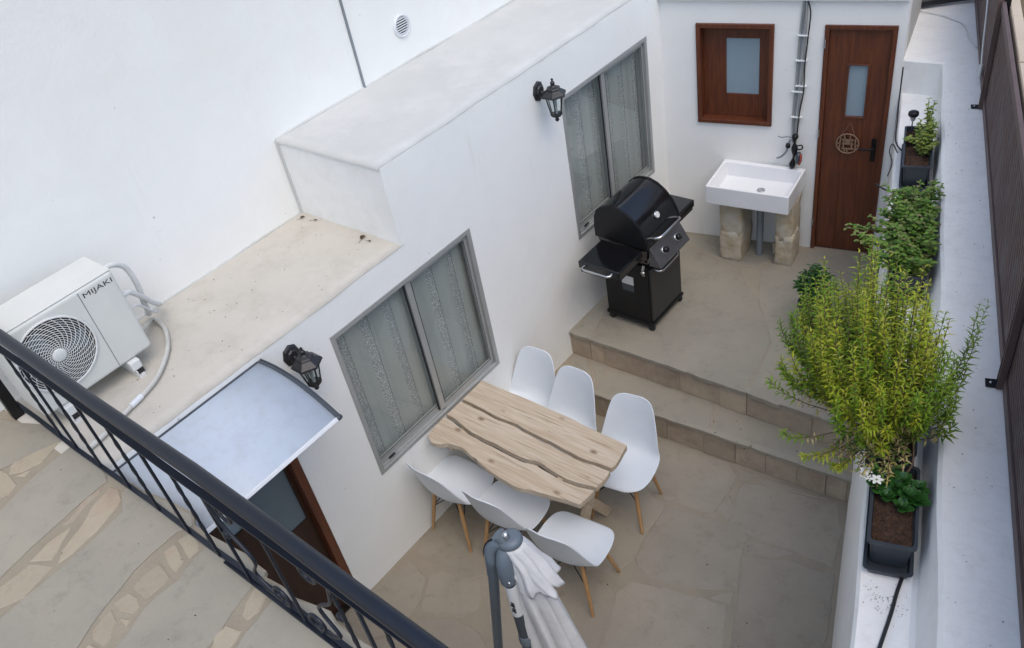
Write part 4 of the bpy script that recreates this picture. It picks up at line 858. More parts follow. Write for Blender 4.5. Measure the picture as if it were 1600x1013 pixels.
# side shelves with steel towel bars
for y0, y1 in ((4.212, 4.545), (5.055, 5.350)):
    sh = MB().box((.262, y0, 1.298), (.640, y1, 1.362)).build('side_shelf', 'black_gloss', bq, bevel=.010, seg=3)
    MB().box((.275, y0 + .012, 1.26), (.62, y1 - .0, 1.2978)).build('shelf_skirt', 'black_matt', sh)
    if y0 < 4.5: MB().tube([(.325, y0, 1.335), (.325, y0 - .032, 1.333), (.345, y0 - .046, 1.332), (.555, y0 - .046, 1.332), (.575, y0 - .032, 1.333), (.575, y0, 1.335)], .0105, 10).build('towel_bar', 'steel', sh)
MB().tube([(xb, 4.70, 1.075), (xb + .035, 4.705, 1.072), (xb + .052, 4.73, 1.068), (xb + .052, 4.96, 1.068), (xb + .035, 4.985, 1.072), (xb, 4.99, 1.075)], .0105, 10).build('door_handle', 'steel', bq)
MB().box((.375, ya - .004, .93), (.485, ya - .001, 1.01)).build('paper_tag', 'label', bq)
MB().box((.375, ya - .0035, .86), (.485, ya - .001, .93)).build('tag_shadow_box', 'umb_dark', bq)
b = MB(); b.tube([(.60, 4.60, 1.17), (.60, 4.585, 1.13), (.60, 4.59, 1.08)], .012, 8); b.lathe([(0, 0), (.018, .004), (.018, .02), (0, .024)], (.60, 4.585, 1.10), 12); b.build('gas_fitting', 'steel', bq)

# ================================================================== SINK
SKR = math.atan(.13)
sk = thing('garden_sink', 'white ceramic trough sink set against the outhouse wall on two rough stone piers', 'sink', (.512, 6.128, .5), SKR)
def tub(w_, d_, zt, zb, t_, name, m, par):
    zi = zt - .125
    vs = [(0, 0, zb), (w_, 0, zb), (w_, -d_, zb), (0, -d_, zb), (0, 0, zt), (w_, 0, zt), (w_, -d_, zt), (0, -d_, zt),
          (t_, -t_ - .03, zt), (w_ - t_, -t_ - .03, zt), (w_ - t_, -d_ + t_, zt), (t_, -d_ + t_, zt), (t_ + .025, -t_ - .05, zi), (w_ - t_ - .025, -t_ - .05, zi), (w_ - t_ - .025, -d_ + t_ + .03, zi), (t_ + .025, -d_ + t_ + .03, zi)]
    fs = [(0, 1, 2, 3), (0, 4, 5, 1), (1, 5, 6, 2), (2, 6, 7, 3), (3, 7, 4, 0), (4, 8, 9, 5), (5, 9, 10, 6), (6, 10, 11, 7), (7, 11, 8, 4), (8, 12, 13, 9), (9, 13, 14, 10), (10, 14, 15, 11), (11, 15, 12, 8), (12, 15, 14, 13)]
    return MB().add(vs, fs).build(name, m, par, bevel=.012, seg=4, local=True)
bs = tub(.705, .485, .812, .640, .020, 'basin', 'ceramic', sk)
MB().lathe([(.034, .690), (.033, .693), (.027, .692), (.025, .6895), (0, .689)], (.40, -.235, 0), 24).build('drain', 'steel', bs, local=True)
def rough_block(a, b_, seed, amp=.012, n=(4, 4, 9)):
    """stone block: subdivided box pushed about by noise"""
    bm = bmesh.new(); bmesh.ops.create_cube(bm, size=1); bmesh.ops.subdivide_edges(bm, edges=bm.edges, cuts=5, use_grid_fill=True)
    mb = MB(); a = Vector(a); b_ = Vector(b_)
    for v in bm.verts:
        p = Vector(((v.co.x + .5) * (b_.x - a.x) + a.x, (v.co.y + .5) * (b_.y - a.y) + a.y, (v.co.z + .5) * (b_.z - a.z) + a.z))
        r_ = (abs(v.co.x) > .49) + (abs(v.co.y) > .49) + (abs(v.co.z) > .49); c_ = (a + b_) / 2
        if r_ >= 2: p = p.lerp(c_, .016 * r_)
        p += noise.noise_vector(Vector((p.x * 13 + seed, p.y * 13, p.z * 9))) * amp * 2; mb.v.append(tuple(p))
    bm.verts.index_update(); mb.f = [tuple(v.index for v in f.verts) for f in bm.faces]; mb.sm = [True] * len(mb.f); bm.free(); return mb
for (x0, x1, y0) in ((.075, .270, -.36), (.545, .700, -.30)):
    pier = rough_block((x0, y0, -.02), (x1, -.05, .30), x0 * 31, .008).build('stone_pier', 'sandstone', sk, local=True)
    rough_block((x0 + .004, y0 + .006, .24), (x1 - .006, -.05, .645), x0 * 17 + 5, .009).build('pier_block', 'sandstone', pier, local=True)
rough_block((.49, -.16, -.02), (.56, -.02, .10), 3.3, .006).build('stone_pier', 'sandstone', sk, local=True)
MB().tube(spline([(.445, -.235, .64), (.44, -.23, .58), (.41, -.20, .545), (.385, -.19, .53)], 5), .022, 12).build('waste_pipe', 'pvc', sk, local=True)
MB().tube([(.385, -.19, .56), (.385, -.19, .0)], .030, 14).build('drain_pipe', 'pvc', sk, local=True)
MB().lathe([(.030, 0), (.034, .002), (.034, .02), (.030, .022)], (.385, -.19, .54), 16).build('drain_pipe_collar', 'pvc', sk, local=True)

# ================================================================== PIPES, TAP, SIGN ON THE OUTHOUSE
pp = thing('wall_pipes', 'thin grey pipes clipped to the outhouse wall between window and door', 'pipes', (0, 6.007, 0), TH)
for dx, r_, m_, dy in ((0, .010, 'alu', -.016), (-.028, .007, 'pvc', -.012), (-.045, .006, 'alu', -.012)):
    MB().tube(spline([(1.160 + dx * .6, dy, 2.71), (1.158 + dx, dy, 2.35), (1.150 + dx, dy, 2.05), (1.138 + dx, dy, 1.75), (1.130 + dx * .6, dy - .01, 1.54)], 5), r_, 8).build('pipe', m_, pp, local=True)
MB().tube(spline([(1.168, -.03, 2.71), (1.192, -.03, 2.62), (1.182, -.03, 2.42), (1.170, -.03, 2.20), (1.172, -.03, 2.00), (1.150, -.03, 1.82), (1.136, -.03, 1.60)], 6), .0055, 8).build('black_cable', 'cable', pp, local=True)
for z, x in ((2.44, 1.145), (2.24, 1.14), (2.03, 1.15), (1.98, 1.12), (1.76, 1.125)): MB().box((x - .045, -.034, z), (x + .045, -.004, z + .010)).build('pipe_clip', 'alu_white', pp, bevel=.002, local=True)
tp = thing('garden_tap', 'black hose tap with a coiled grey hose end above the sink', 'tap', (0, 6.007, 0), TH)
b = MB(); b.tube(spline([(1.125, -.01, 1.60), (1.125, -.05, 1.58), (1.130, -.06, 1.52), (1.128, -.06, 1.44), (1.118, -.06, 1.36), (1.118, -.06, 1.31)], 6), .020, 12, rfun=lambda t: .018 + .009 * math.sin(t * 17)); b.tube([(1.118, -.06, 1.31), (1.118, -.062, 1.285)], .008, 8); b.build('tap_body', 'black_matt', tp, local=True)
MB().tube(spline([(1.14, -.06, 1.525), (1.185, -.07, 1.54), (1.195, -.07, 1.515), (1.17, -.07, 1.500), (1.14, -.06, 1.505)], 6), .006, 8).build('tap_loop', 'cable', tp, local=True)
MB().tube(spline([(1.11, -.03, 1.575), (1.07, -.05, 1.600), (1.02, -.05, 1.590), (.99, -.05, 1.600)], 6), .005, 8).build('tap_lever', 'pvc', tp, local=True)
MB().tube(spline([(1.09, -.04, 1.57), (1.075, -.05, 1.52), (1.06, -.05, 1.46), (1.02, -.05, 1.41), (.985, -.05, 1.395)], 6), .008, 8).build('hose_end', 'pvc', tp, local=True)
b = MB(); b.lathe([(0, 0), (.018, .004), (.020, .02), (.016, .04), (0, .044)], (1.075, -.055, 1.50), 12); b.build('hose_coupling', 'black_matt', tp, local=True)
b = MB(); b.lathe([(0, 0), (.028, .006), (.036, .03), (.034, .075), (.020, .10), (0, .104)], (1.168, -.07, 1.37), 14, sx=.8); rg = b.build('hanging_rag', 'umb_dark', None, local=True); rg.location = (0, 6.007, 0); rg.rotation_euler = (0, 0, TH)
tag(rg, 'dark cloth bundle with a red strap hanging beside the garden tap', 'cloth')
MB().tube(spline([(1.180, -.098, 1.375), (1.190, -.106, 1.41), (1.192, -.104, 1.45), (1.186, -.094, 1.47)], 5), .007, 8).build('red_strap', 'orange', rg, local=True)
# openwork round sign hanging on the door
sg = thing('door_sign', 'round openwork wooden sign hanging from a string on the outhouse door', 'sign', (0, 6.007, 0), TH)
SC = Vector((1.532, .000, 1.548)); mt2 = Matrix(((1, 0, 0), (0, 0, 1), (0, 1, 0)))
def rp(r, a): return (SC.x + r * math.cos(a), SC.y, SC.z + r * math.sin(a))
MB().tube([rp(.086, 2 * PI * i / 40) for i in range(41)], .0055, 6).build('sign_ring', 'ring', sg, local=True)
b = MB()
for pts in ([(-.045, .035), (.045, .035)], [(-.045, -.002), (.045, -.002)], [(-.030, .035), (-.030, -.045)], [(.030, .035), (.034, -.045)], [(-.062, -.055), (-.055, .058)], [(.062, -.05), (.058, .05)], [(-.045, -.045), (.05, -.045)], [(-.02, -.045), (-.02, -.072)], [(.02, .035), (.015, .080)], [(-.02, .035), (-.03, .078)], [(-.083, .0), (-.060, .0)], [(.060, -.01), (.083, -.01)], [(0, -.045), (.0, -.08)]):
    (x0, z0), (x1, z1) = pts; b.bar((SC.x + x0, SC.y, SC.z + z0), (SC.x + x1, SC.y, SC.z + z1), .010, .006, (0, 1, 0))
b.box((SC.x - .018, SC.y - .004, SC.z + .006), (SC.x + .018, SC.y + .003, SC.z + .028)); b.build('sign_fretwork', 'ring', sg, local=True)
MB().tube([rp(.086, PI * .72), (SC.x + .012, SC.y, SC.z + .185), rp(.086, PI * .28)], .002, 5).build('sign_string', 'ring', sg, local=True)

# ================================================================== UMBRELLA
um = thing('parasol', 'closed off white cantilever parasol on a grey pole standing in front of the chairs', 'parasol', (2.04, 1.33, 0))
HB = Vector((2.030, 1.385, 2.372))
MB().tube([(2.033, 1.325, 2.26), (2.040, 1.328, 1.2), (2.045, 1.33, .06)], .025, 18).build('mast', 'umb_dark', um)
b = MB(); b.tube([(2.033, 1.322, 2.16), (2.0335, 1.323, 2.20), (2.033, 1.326, 2.27), (2.030, 1.340, 2.315), (2.028, 1.352, 2.33)], [.032, .036, .036, .033, .028], 18); b.build('mast_head', 'umb_grey', um)
MB().lathe([(.009, 0), (.008, .005), (0, .006)], (2.060, 1.300, 2.19), 10, Matrix.Rotation(PI / 2, 3, 'X')).build('bolt', 'steel', um)
MB().lathe([(.0265, 1.93), (.0265, 2.135)], (2.035, 1.3255, 0), 18).build('sticker', 'label', um)
for k, z in enumerate((2.03, 2.012, 1.990, 1.972)): MB().box((2.040 - .006 * (k % 2), 1.2975, z), (2.056, 1.3010, z + .010)).build('sticker_print', 'ink', um)
MB().lathe([(.031, 0), (.033, .01), (.033, .05), (.029, .06)], (2.040, 1.328, 1.70), 18).build('mast_collar', 'umb_grey', um)
# side arm with curved elbow
e0 = Vector((1.965, 1.325, 2.255)); e1 = Vector((1.703, 1.408, 1.215)); dn = (e1 - e0).normalized()
MB().tube([e0 + dn * .05, e1, e1 + dn * 1.18], .023, 18).build('side_arm', 'umb_grey', um)
MB().tube([e0 + dn * .035, e0 + dn * .15], .0265, 18).build('arm_sleeve', 'umb_grey', um)
el = MB().tube(spline([e0 + dn * .045, e0, e0 + Vector((-.002, .01, .045)), e0 + Vector((.02, .03, .085)), e0 + Vector((.055, .045, .095)), HB + Vector((-.034, -.020, .022))], 6), .029, 18).build('elbow', 'umb_grey', um)
s_ = spline([e0 + Vector((-.030, -.008, .015)), e0 + Vector((-.031, -.002, .045)), e0 + Vector((-.016, .010, .085)), e0 + Vector((.008, .018, .112))], 5); MB().tube(s_, .0045, 6).build('elbow_slot', 'rubber', el)
ax = Vector((.18, .04, -.98)).normalized()
q = ax.to_track_quat('-Z', 'Y').to_matrix()
MB().lathe([(.0, .010), (.030, .008), (.047, .001), (.052, -.010), (.053, -.022), (.048, -.030), (0, -.030)], HB, 24, q).build('canopy_hub', 'umb_grey', um)
MB().lathe([(0, .03), (.012, .028), (.015, .012), (.015, 0)], HB + Vector((.0, -.012, .012)), 12, q).build('hub_screw', 'steel', um)
def folded(cx0, length, r0, r1, N8, depth, z_off, seed, name, drift, par, rows=26, ragged=.0, m='fabric', th=.0022):
    """closed canopy: a star-shaped sleeve of pleats hanging from the hub"""
    rr = random.Random(seed); n = N8 * 10; vs = []; fs = []; ph = [rr.uniform(-.25, .25) for _ in range(N8)]; am = [rr.uniform(.75, 1.25) for _ in range(N8)]
    for i in range(rows + 1):
        t = i / rows; R_ = r0 + (r1 - r0) * (t ** .75)
        for j in range(n):
            a = 2 * PI * j / n; k = int(j // 10); f_ = (j % 10) / 10
            fold = (f_ / .78) ** .8 if f_ < .78 else ((1 - f_) / .22) ** 1.2    # pleats wrapped round to one side
            ra = R_ * (1 - depth * (1 - fold) * min(1, t * 3 + .15) * am[k]) * (1 + .05 * math.sin(a * 5 + t * 9) * t + .03 * math.sin(a * 13 - t * 14) * t); sw = ph[k] * t * .9 + .15 * math.sin(t * 5 + k) * t
            le = length * (1 - ragged * (1 - fold) * .5 - ragged * .3 * (am[k] - 1)) * t
            vs.append((ra * math.cos(a + sw) + drift.x * t, ra * math.sin(a + sw) * .92 + drift.y * t, z_off - le))
    for i in range(rows):
        for j in range(n): fs.append((i * n + j, (i + 1) * n + j, (i + 1) * n + (j + 1) % n, i * n + (j + 1) % n))
    mb = MB(); mb.add([Vector(v) + cx0 for v in vs], fs, True); o = mb.build(name, m, par)
    s = o.modifiers.new('t', 'SOLIDIFY'); s.thickness = th; return o
folded(HB, 1.75, .050, .205, 8, .40, -.03, 4, 'canopy', Vector((.17, .12, 0)), um, rows=34)
folded(HB, .27, .053, .112, 8, .30, -.022, 11, 'canopy_vent', Vector((.075, .045, 0)), um, rows=16, ragged=.26)
b = MB()
for k in range(8):
    a = 2 * PI * k / 8; b.tube([HB + Vector((.04 * math.cos(a), .04 * math.sin(a), -.05)), HB + Vector((.115 * .9 + .12 * math.cos(a), .115 * .9 + .11 * math.sin(a), -1.65))], .006, 6)
b.build('ribs', 'umb_dark', um)
b = MB(); b.box((1.75, 1.05, .0), (2.35, 1.62, .055)); b.build('base_slab', 'umb_dark', um, bevel=.01)

# ================================================================== PLANTERS
def planter(label, y0, L_, off=0.0, w_top=.178, h=.178, group='dark planters on the wall ledge'):
    yaw = math.atan(.3075); x_mid = lambda y: (ledge_out(y) + ledge_in(y)) / 2 + off
    t = thing('planter_box', label, 'planter', (x_mid(y0), y0, ZL + .006), yaw, group)
    wt, wb = w_top / 2, w_top / 2 - .022; e = .016
    def rr(hw, a, b_, z, r=.018):
        pts = []
        for cx, cy, s in ((hw - r, b_ - r, 0), (-hw + r, b_ - r, 1), (-hw + r, a + r, 2), (hw - r, a + r, 3)):
            for k in range(4): an = s * PI / 2 + k * PI / 6; pts.append((cx + r * math.cos(an), cy + r * math.sin(an), z))
        return pts
    rings = [rr(wb, .03, L_ - .03, .012), rr(wt - .010, .012, L_ - .012, h - .016), rr(wt + .002, .0, L_, h - .014), rr(wt + .002, .0, L_, h), rr(wt - .010, .012, L_ - .012, h), rr(wt - .016, .018, L_ - .018, h - .035)]
    n = 16; b = MB(); vs = [p for r_ in rings for p in r_]
    b.add(vs, [(i * n + j, i * n + (j + 1) % n, (i + 1) * n + (j + 1) % n, (i + 1) * n + j) for i in range(len(rings) - 1) for j in range(n)], False); b.build('trough', 'pot', t, local=True)
    rings = [rr(wb + .010, -.012, L_ + .012, 0), rr(wb + .018, -.018, L_ + .018, .030), rr(wb + .026, -.024, L_ + .024, .034), rr(wb + .012, -.010, L_ + .010, .033), rr(wb + .006, -.004, L_ + .004, .006)]
    b = MB(); vs = [p for r_ in rings for p in r_]; b.add(vs, [(i * n + j, i * n + (j + 1) % n, (i + 1) * n + (j + 1) % n, (i + 1) * n + j) for i in range(4) for j in range(n)] + [tuple(range(4 * n, 5 * n))]); b.build('saucer', 'pot', t, local=True)
    nx, ny = 22, max(10, int(L_ / .008)); vs = []
    for j in range(ny + 1):
        for i in range(nx + 1):
            x = (wt - .014) * (2 * i / nx - 1); y = .016 + (L_ - .032) * j / ny; vs.append((x, y, h - .030 + noise.noise(Vector((x * 30, y * 30, y0))) * .010 + noise.noise(Vector((x * 110, y * 110, y0))) * .007 - .006 * (abs(2 * i / nx - 1) ** 3)))
    b = MB(); b.add(vs, [(j * (nx + 1) + i, j * (nx + 1) + i + 1, (j + 1) * (nx + 1) + i + 1, (j + 1) * (nx + 1) + i) for j in range(ny) for i in range(nx)], False); b.build('soil', 'soil', t, local=True)
    t['_w'] = 0; del t['_w']
    return t, Matrix.Translation(t.location) @ Matrix.Rotation(yaw, 4, 'Z')
P1, M1 = planter('dark plastic planter box nearest the camera, holding the succulent and bare brown soil', 2.235, .43, -.006)
M1 = M1 @ Matrix.Translation((.0, -.052, 0))
P1b, M1b = planter('dark planter box under the big yellow green bush', 2.70, .56, -.028, .19)
P2, M2 = planter('dark planter box behind the bush, filled with mid green herbs', 3.93, .80, -.005)
P3, M3 = planter('dark planter box at the far end of the ledge beside the outhouse door', 5.05, .55, .005, .17)

# ------------------------------------------------------------------ leaves
def leaf(mb, p, d, up, L_, W_, curve=.25, fold=.25):
    d = d.normalized(); s = d.cross(up)
    if s.length < 1e-4: s = Vector((1, 0, 0))
    s.normalize(); u = s.cross(d).normalized()
    b0 = p; m_ = p + d * L_ * .45 + u * L_ * .06; t_ = p + d * L_ - u * L_ * curve
    l_ = p + d * L_ * .42 + s * W_ / 2 + u * W_ * fold; r_ = p + d * L_ * .42 - s * W_ / 2 + u * W_ * fold
    mb.add([b0, l_, t_, r_, m_], [(0, 4, 1), (1, 4, 2), (2, 4, 3), (3, 4, 0)])
def roundleaf(mb, p, d, up, L_, W_, fold=.12, curve=.18):
    d = d.normalized(); s = d.cross(up)
    if s.length < 1e-4: s = Vector((1, 0, 0))
    s.normalize(); u = s.cross(d).normalized(); vs = [p]; 
    out = [(.18, .32), (.42, .5), (.68, .46), (.90, .26)]
    for f_, w_ in out: vs.append(p + d * L_ * f_ + s * W_ * w_ + u * (W_ * fold * w_ * 2 - curve * L_ * f_ * f_))
    vs.append(p + d * L_ - u * curve * L_)
    for f_, w_ in reversed(out): vs.append(p + d * L_ * f_ - s * W_ * w_ + u * (W_ * fold * w_ * 2 - curve * L_ * f_ * f_))
    vs.append(p + d * L_ * .55 - u * curve * L_ * .3); c_ = len(vs) - 1
    mb.add(vs, [(i, i + 1, c_) for i in range(len(vs) - 2)] + [(len(vs) - 2, 0, c_)])
rg_ = random.Random(21)
# big bush
bush = thing('leafy_bush', 'large willowy yellow green bush spilling out of the planter on the wall ledge', 'bush', (3.03, 2.90, 2.15))
gl = MB(); gg = MB(); dl = MB(); st = MB(); B0 = Vector((3.035, 2.865, 2.16))
st.tube(spline([B0, B0 + Vector((-.012, .0, .07)), B0 + Vector((-.02, -.005, .15))], 4), .016, 8, rfun=lambda t: .017 - .006 * t)
st.tube(spline([B0 + Vector((.03, .02, 0)), B0 + Vector((.03, .03, .12)), B0 + Vector((.05, .04, .2))], 4), .010, 8)
tips = []
for k in range(260):
    rad = math.sqrt(rg_.random()); a = rg_.uniform(0, 2 * PI)
    x = rad * math.cos(a); y = rad * math.sin(a)
    tx = 2.915 + x * .365 + rg_.gauss(0, .015); ty = 2.775 + y * (.29 if y > 0 else .35) + rg_.gauss(0, .02)
    tz = 2.97 - .30 * rad ** 2 + rg_.gauss(0, .085) - .10 * max(0, x) - .06 * max(0, -y)
    tips.append((Vector((tx, ty, tz)), rad))
tips += [(Vector(p), 1.05) for p in ((2.60, 2.60, 2.62), (2.58, 2.52, 2.55), (2.57, 2.75, 2.72), (3.22, 3.02, 2.82), (3.25, 2.96, 2.74), (3.24, 3.07, 2.80), (2.70, 2.42, 2.38), (2.85, 2.46, 2.26), (2.80, 2.40, 2.30), (2.80, 2.97, 3.05), (2.81, 2.94, 3.06), (2.62, 2.95, 2.9), (2.60, 2.86, 2.83), (2.93, 2.45, 2.24), (2.90, 2.50, 2.2))]
for tip, rad in tips:
    hz = Vector((tip.x - B0.x, tip.y - B0.y, 0)); b0 = B0 + Vector((rg_.uniform(-.04, .04), rg_.uniform(-.07, .07), rg_.uniform(0, .10)))
    ctrl = Vector((B0.x + hz.x * rg_.uniform(.75, 1.12), B0.y + hz.y * rg_.uniform(.75, 1.12), min(tip.z - .06, 2.24 + .24 * rg_.random())))
    pts = bez(b0, ctrl, tip, 12); st.tube([pts[i] for i in (0, 2, 4, 6, 8, 10, 12)], .003, 4, cap=False, rfun=lambda t: .0036 - .0026 * t)
    ln = sum((pts[i + 1] - pts[i]).length for i in range(12)); sc_ = rg_.uniform(.78, 1.22); nl = int(ln / (.0066 * sc_ * rg_.uniform(.9, 1.5)))
    tgt_ = gg if (rg_.random() < .20 or tip.x > 3.17 or tip.x < 2.66 and rg_.random() < .5) else gl
    for i in range(nl):
        t = .20 + .80 * (i + rg_.random() * .4) / nl
        if t > .995: t = .995
        if t < .50 and rg_.random() < .72: continue
        q_ = t * 12; k0 = min(int(q_), 11); p = pts[k0].lerp(pts[k0 + 1], q_ - k0); tg = (pts[k0 + 1] - pts[k0]).normalized()
        an = i * 2.4 + rg_.uniform(-.3, .3); s_ = tg.cross(Vector((.3, .2, .9))).normalized(); w_ = tg.cross(s_)
        side = s_ * math.cos(an) + w_ * math.sin(an); low = t < .58 and rg_.random() < .70 - rad * .1
        d_ = side * .85 + tg * (.75 if not low else .1) + Vector((0, 0, -.05 if not low else -.8))
        L_ = rg_.uniform(.026, .043) * (1 if t < .93 else .72); W_ = L_ * rg_.uniform(.19, .27)
        leaf(dl if low else tgt_, p, d_, Vector((0, 0, 1)), L_ * sc_, W_ * sc_)
o = gl.build('foliage', 'bush', bush); o['kind'] = 'stuff'
o = gg.build('green_foliage', 'bush_green', bush); o['kind'] = 'stuff'
o = dl.build('withered_foliage', 'bush_dry', bush); o['kind'] = 'stuff'
dlt = MB(); glt = MB()
for k in range(30):          # drooping and trailing twigs with withered leaves over the near planter
    b0 = B0 + Vector((rg_.uniform(-.05, .04), rg_.uniform(-.10, .02), .03)); tip = Vector((rg_.uniform(2.84, 3.16), rg_.uniform(2.46, 2.66), rg_.uniform(2.18, 2.30)))
    pts = bez(b0, (b0 + tip) / 2 + Vector((0, 0, .10)), tip, 10); tw = MB(); tw.tube(pts[::2], .0018, 4, cap=False); st.add(tw.v, tw.f)
    for i in range(26):
        t = .35 + .65 * i / 26; k0 = min(int(t * 10), 9); p = pts[k0].lerp(pts[k0 + 1], t * 10 - k0); an = i * 2.4
        leaf(dlt, p, Vector((math.cos(an), math.sin(an), rg_.uniform(-.5, .3))), Vector((0, 0, 1)), rg_.uniform(.022, .038), .0085) if rg_.random() < .5 else leaf(glt, p, Vector((math.cos(an), math.sin(an), rg_.uniform(-.2, .4))), Vector((0, 0, 1)), rg_.uniform(.022, .036), .009)
dlt.build('withered_foliage', 'bush_dry', bush)['kind'] = 'stuff'; glt.build('foliage', 'mint', bush)['kind'] = 'stuff'; st.build('branches', 'stem', bush)
v_ = MB(); v_.tube(spline([(3.06, 2.86, 2.30), (3.13, 2.74, 2.27), (3.17, 2.62, 2.23), (3.13, 2.53, 2.20), (3.07, 2.52, 2.22)], 6), .004, 6); v_.tube(spline([(3.02, 2.82, 2.24), (3.10, 2.78, 2.22), (3.12, 2.68, 2.22), (3.08, 2.64, 2.21)], 6), .003, 6); v_.build('bare_twig', 'stem', bush)

# succulent and white flowers in the nearest planter
suc = thing('succulent_plant', 'low dark green succulent with round leaves in the nearest planter', 'plant', tuple(M1 @ Vector((0, .33, .15))))
lf = MB(); leafm = {}
def suc_leaf(p, d, L_, W_):
    b_ = MB(); roundleaf(b_, p, d, Vector((0, 0, 1)), L_, W_, .16, -.12)
    o = b_.build('leaf', 'succulent', suc); s = o.modifiers.new('t', 'SOLIDIFY'); s.thickness = .003; q = o.modifiers.new('s', 'SUBSURF'); q.levels = 1; q.render_levels = 1
for cx, cy, n_, sc, zz in ((-.045, .365, 14, 1.0, .175), (.055, .30, 15, 1.0, .180), (.078, .345, 11, .9, .185), (.0, .34, 12, 1.0, .175), (-.085, .40, 10, .85, .175), (.03, .255, 9, .8, .168), (-.02, .405, 8, .9, .17), (.02, .37, 12, 1.0, .19), (-.07, .335, 11, .9, .172), (.085, .29, 9, .85, .18), (-.03, .30, 9, .8, .165)):
    for k in range(n_):
        a = k * 2.4 + rg_.random() * .3; el_ = .15 + .075 * k * (14 / n_) * .7; p = M1 @ Vector((cx, cy, zz + .002 * k))
        d_ = Vector((math.cos(a) * math.cos(el_), math.sin(a) * math.cos(el_), math.sin(el_))); suc_leaf(p, d_, sc * rg_.uniform(.050, .068) * (1 - .030 * k), sc * rg_.uniform(.048, .060) * (1 - .030 * k))
fl = thing('white_flowers', 'cluster of small white star flowers at the left rim of the nearest planter', 'flowers', tuple(M1 @ Vector((-.10, .38, .19))))
for i, (x, y, z, s_) in enumerate(((-.118, .375, .225, 1.0), (-.075, .335, .225, 1.05), (-.100, .350, .210, .7), (-.128, .360, .212, .6))):
    c_ = M1 @ Vector((x, y, z)); fb = MB()
    for k in range(6):
        a = k * PI / 3 + i * .4; roundleaf(fb, c_ + Vector((math.cos(a), math.sin(a), 0)) * .003, Vector((math.cos(a), math.sin(a), .15)), Vector((0, 0, 1)), .024 * s_, .014 * s_, .05, .1)
    fo = fb.build('flower', 'petal', fl); MB().lathe([(0, .004), (.003, .002), (.003, -.001)], c_, 8).build('flower_centre', 'lime', fo)
    MB().tube(bez(M1 @ Vector((-.07, .37, .14)), M1 @ Vector((-.09, .36, .19)), c_, 4), .0018, 5).build('flower_stalk', 'gstem', fo)

# herbs in the second planter and young plant in the far one
def herb(root, stems, mgreen, n_l, L0, W0, seed, par_m='gstem', name='foliage'):
    r_ = random.Random(seed); g = MB(); s = MB()
    for b0, tip in stems:
        b0, tip = Vector(b0), Vector(tip); c_ = Vector((b0.x * .4 + tip.x * .6, b0.y * .4 + tip.y * .6, b0.z * .45 + tip.z * .55 + .02)); pts = bez(b0, c_, tip, 8); s.tube(pts[::2], .002, 4, cap=False)
        for i in range(n_l):
            t = .22 + .78 * i / (n_l - 1); q_ = min(t * 8, 7.99); k0 = int(q_); p = pts[k0].lerp(pts[k0 + 1], q_ - k0)
            for h in range(2):
                a = i * 1.57 + h * PI + r_.uniform(-.4, .4); sc = r_.uniform(.7, 1.15) * (1 if t < .9 else .65)
                roundleaf(g, p, Vector((math.cos(a), math.sin(a), r_.uniform(-.1, .45))), Vector((0, 0, 1)), L0 * sc, W0 * sc)
    o = g.build(name, mgreen, root); o['kind'] = 'stuff'; s.build('stems', par_m, root)
h2 = thing('herb_plant', 'bushy mid green herb plant filling the planter behind the big bush', 'plant', tuple(M2 @ Vector((0, .4, .15))))
r_ = random.Random(5); S_ = []
for k in range(170):
    x = r_.uniform(-.07, .09); y = r_.uniform(.03, .78); a = r_.uniform(-1, 1); b0 = M2 @ Vector((x * .8, y, .145))
    tip = M2 @ Vector((x * 1.6 - .02 + r_.gauss(0, .02), y + r_.gauss(0, .05), .145 + r_.uniform(.06, .19))); S_.append((b0, tip))
for k in range(26):
    y = r_.uniform(.15, .60); b0 = M2 @ Vector((-.06, y, .15)); S_.append((b0, M2 @ Vector((-.10 - r_.random() * .13 - (.12 if .25 < y < .45 else 0), y + r_.gauss(0, .03), .15 + r_.uniform(.02, .12)))))
herb(h2, S_, 'mint', 8, .030, .022, 3)
S_ = []
for k in range(22): b0 = M2 @ Vector((r_.uniform(0, .06), r_.uniform(.02, .12), .15)); S_.append((b0, b0 + Vector((r_.uniform(-.05, .05), r_.uniform(-.06, .05), r_.uniform(.04, .10)))))
h2b = thing('young_herb', 'small lime green herb at the near end of the herb planter', 'plant', tuple(M2 @ Vector((.03, .06, .15)))); herb(h2b, S_, 'lime', 6, .030, .022, 8)
h3 = thing('young_plant', 'young light green plant in the far planter beside the solar lamp', 'plant', tuple(M3 @ Vector((.03, .36, .14)))); S_ = []
for k in range(34):
    y = r_.uniform(.17, .42); b0 = M3 @ Vector((r_.uniform(0, .06), y, .14)); S_.append((b0, M3 @ Vector((r_.uniform(-.02, .11), y + r_.gauss(0, .03), .14 + r_.uniform(.08, .20)))))
for k in range(5): b0 = M3 @ Vector((.05, .40, .14)); S_.append((b0, M3 @ Vector((.055 + r_.uniform(-.03, .03), .44 + r_.uniform(-.02, .05), .36 + r_.uniform(-.05, .06)))))
for k in range(4): b0 = M3 @ Vector((-.0, .36, .14)); S_.append((b0, M3 @ Vector((-.075 + r_.uniform(-.02, .02), .34 + r_.uniform(-.03, .03), .20))))
herb(h3, S_, 'lime', 7, .030, .021, 12)
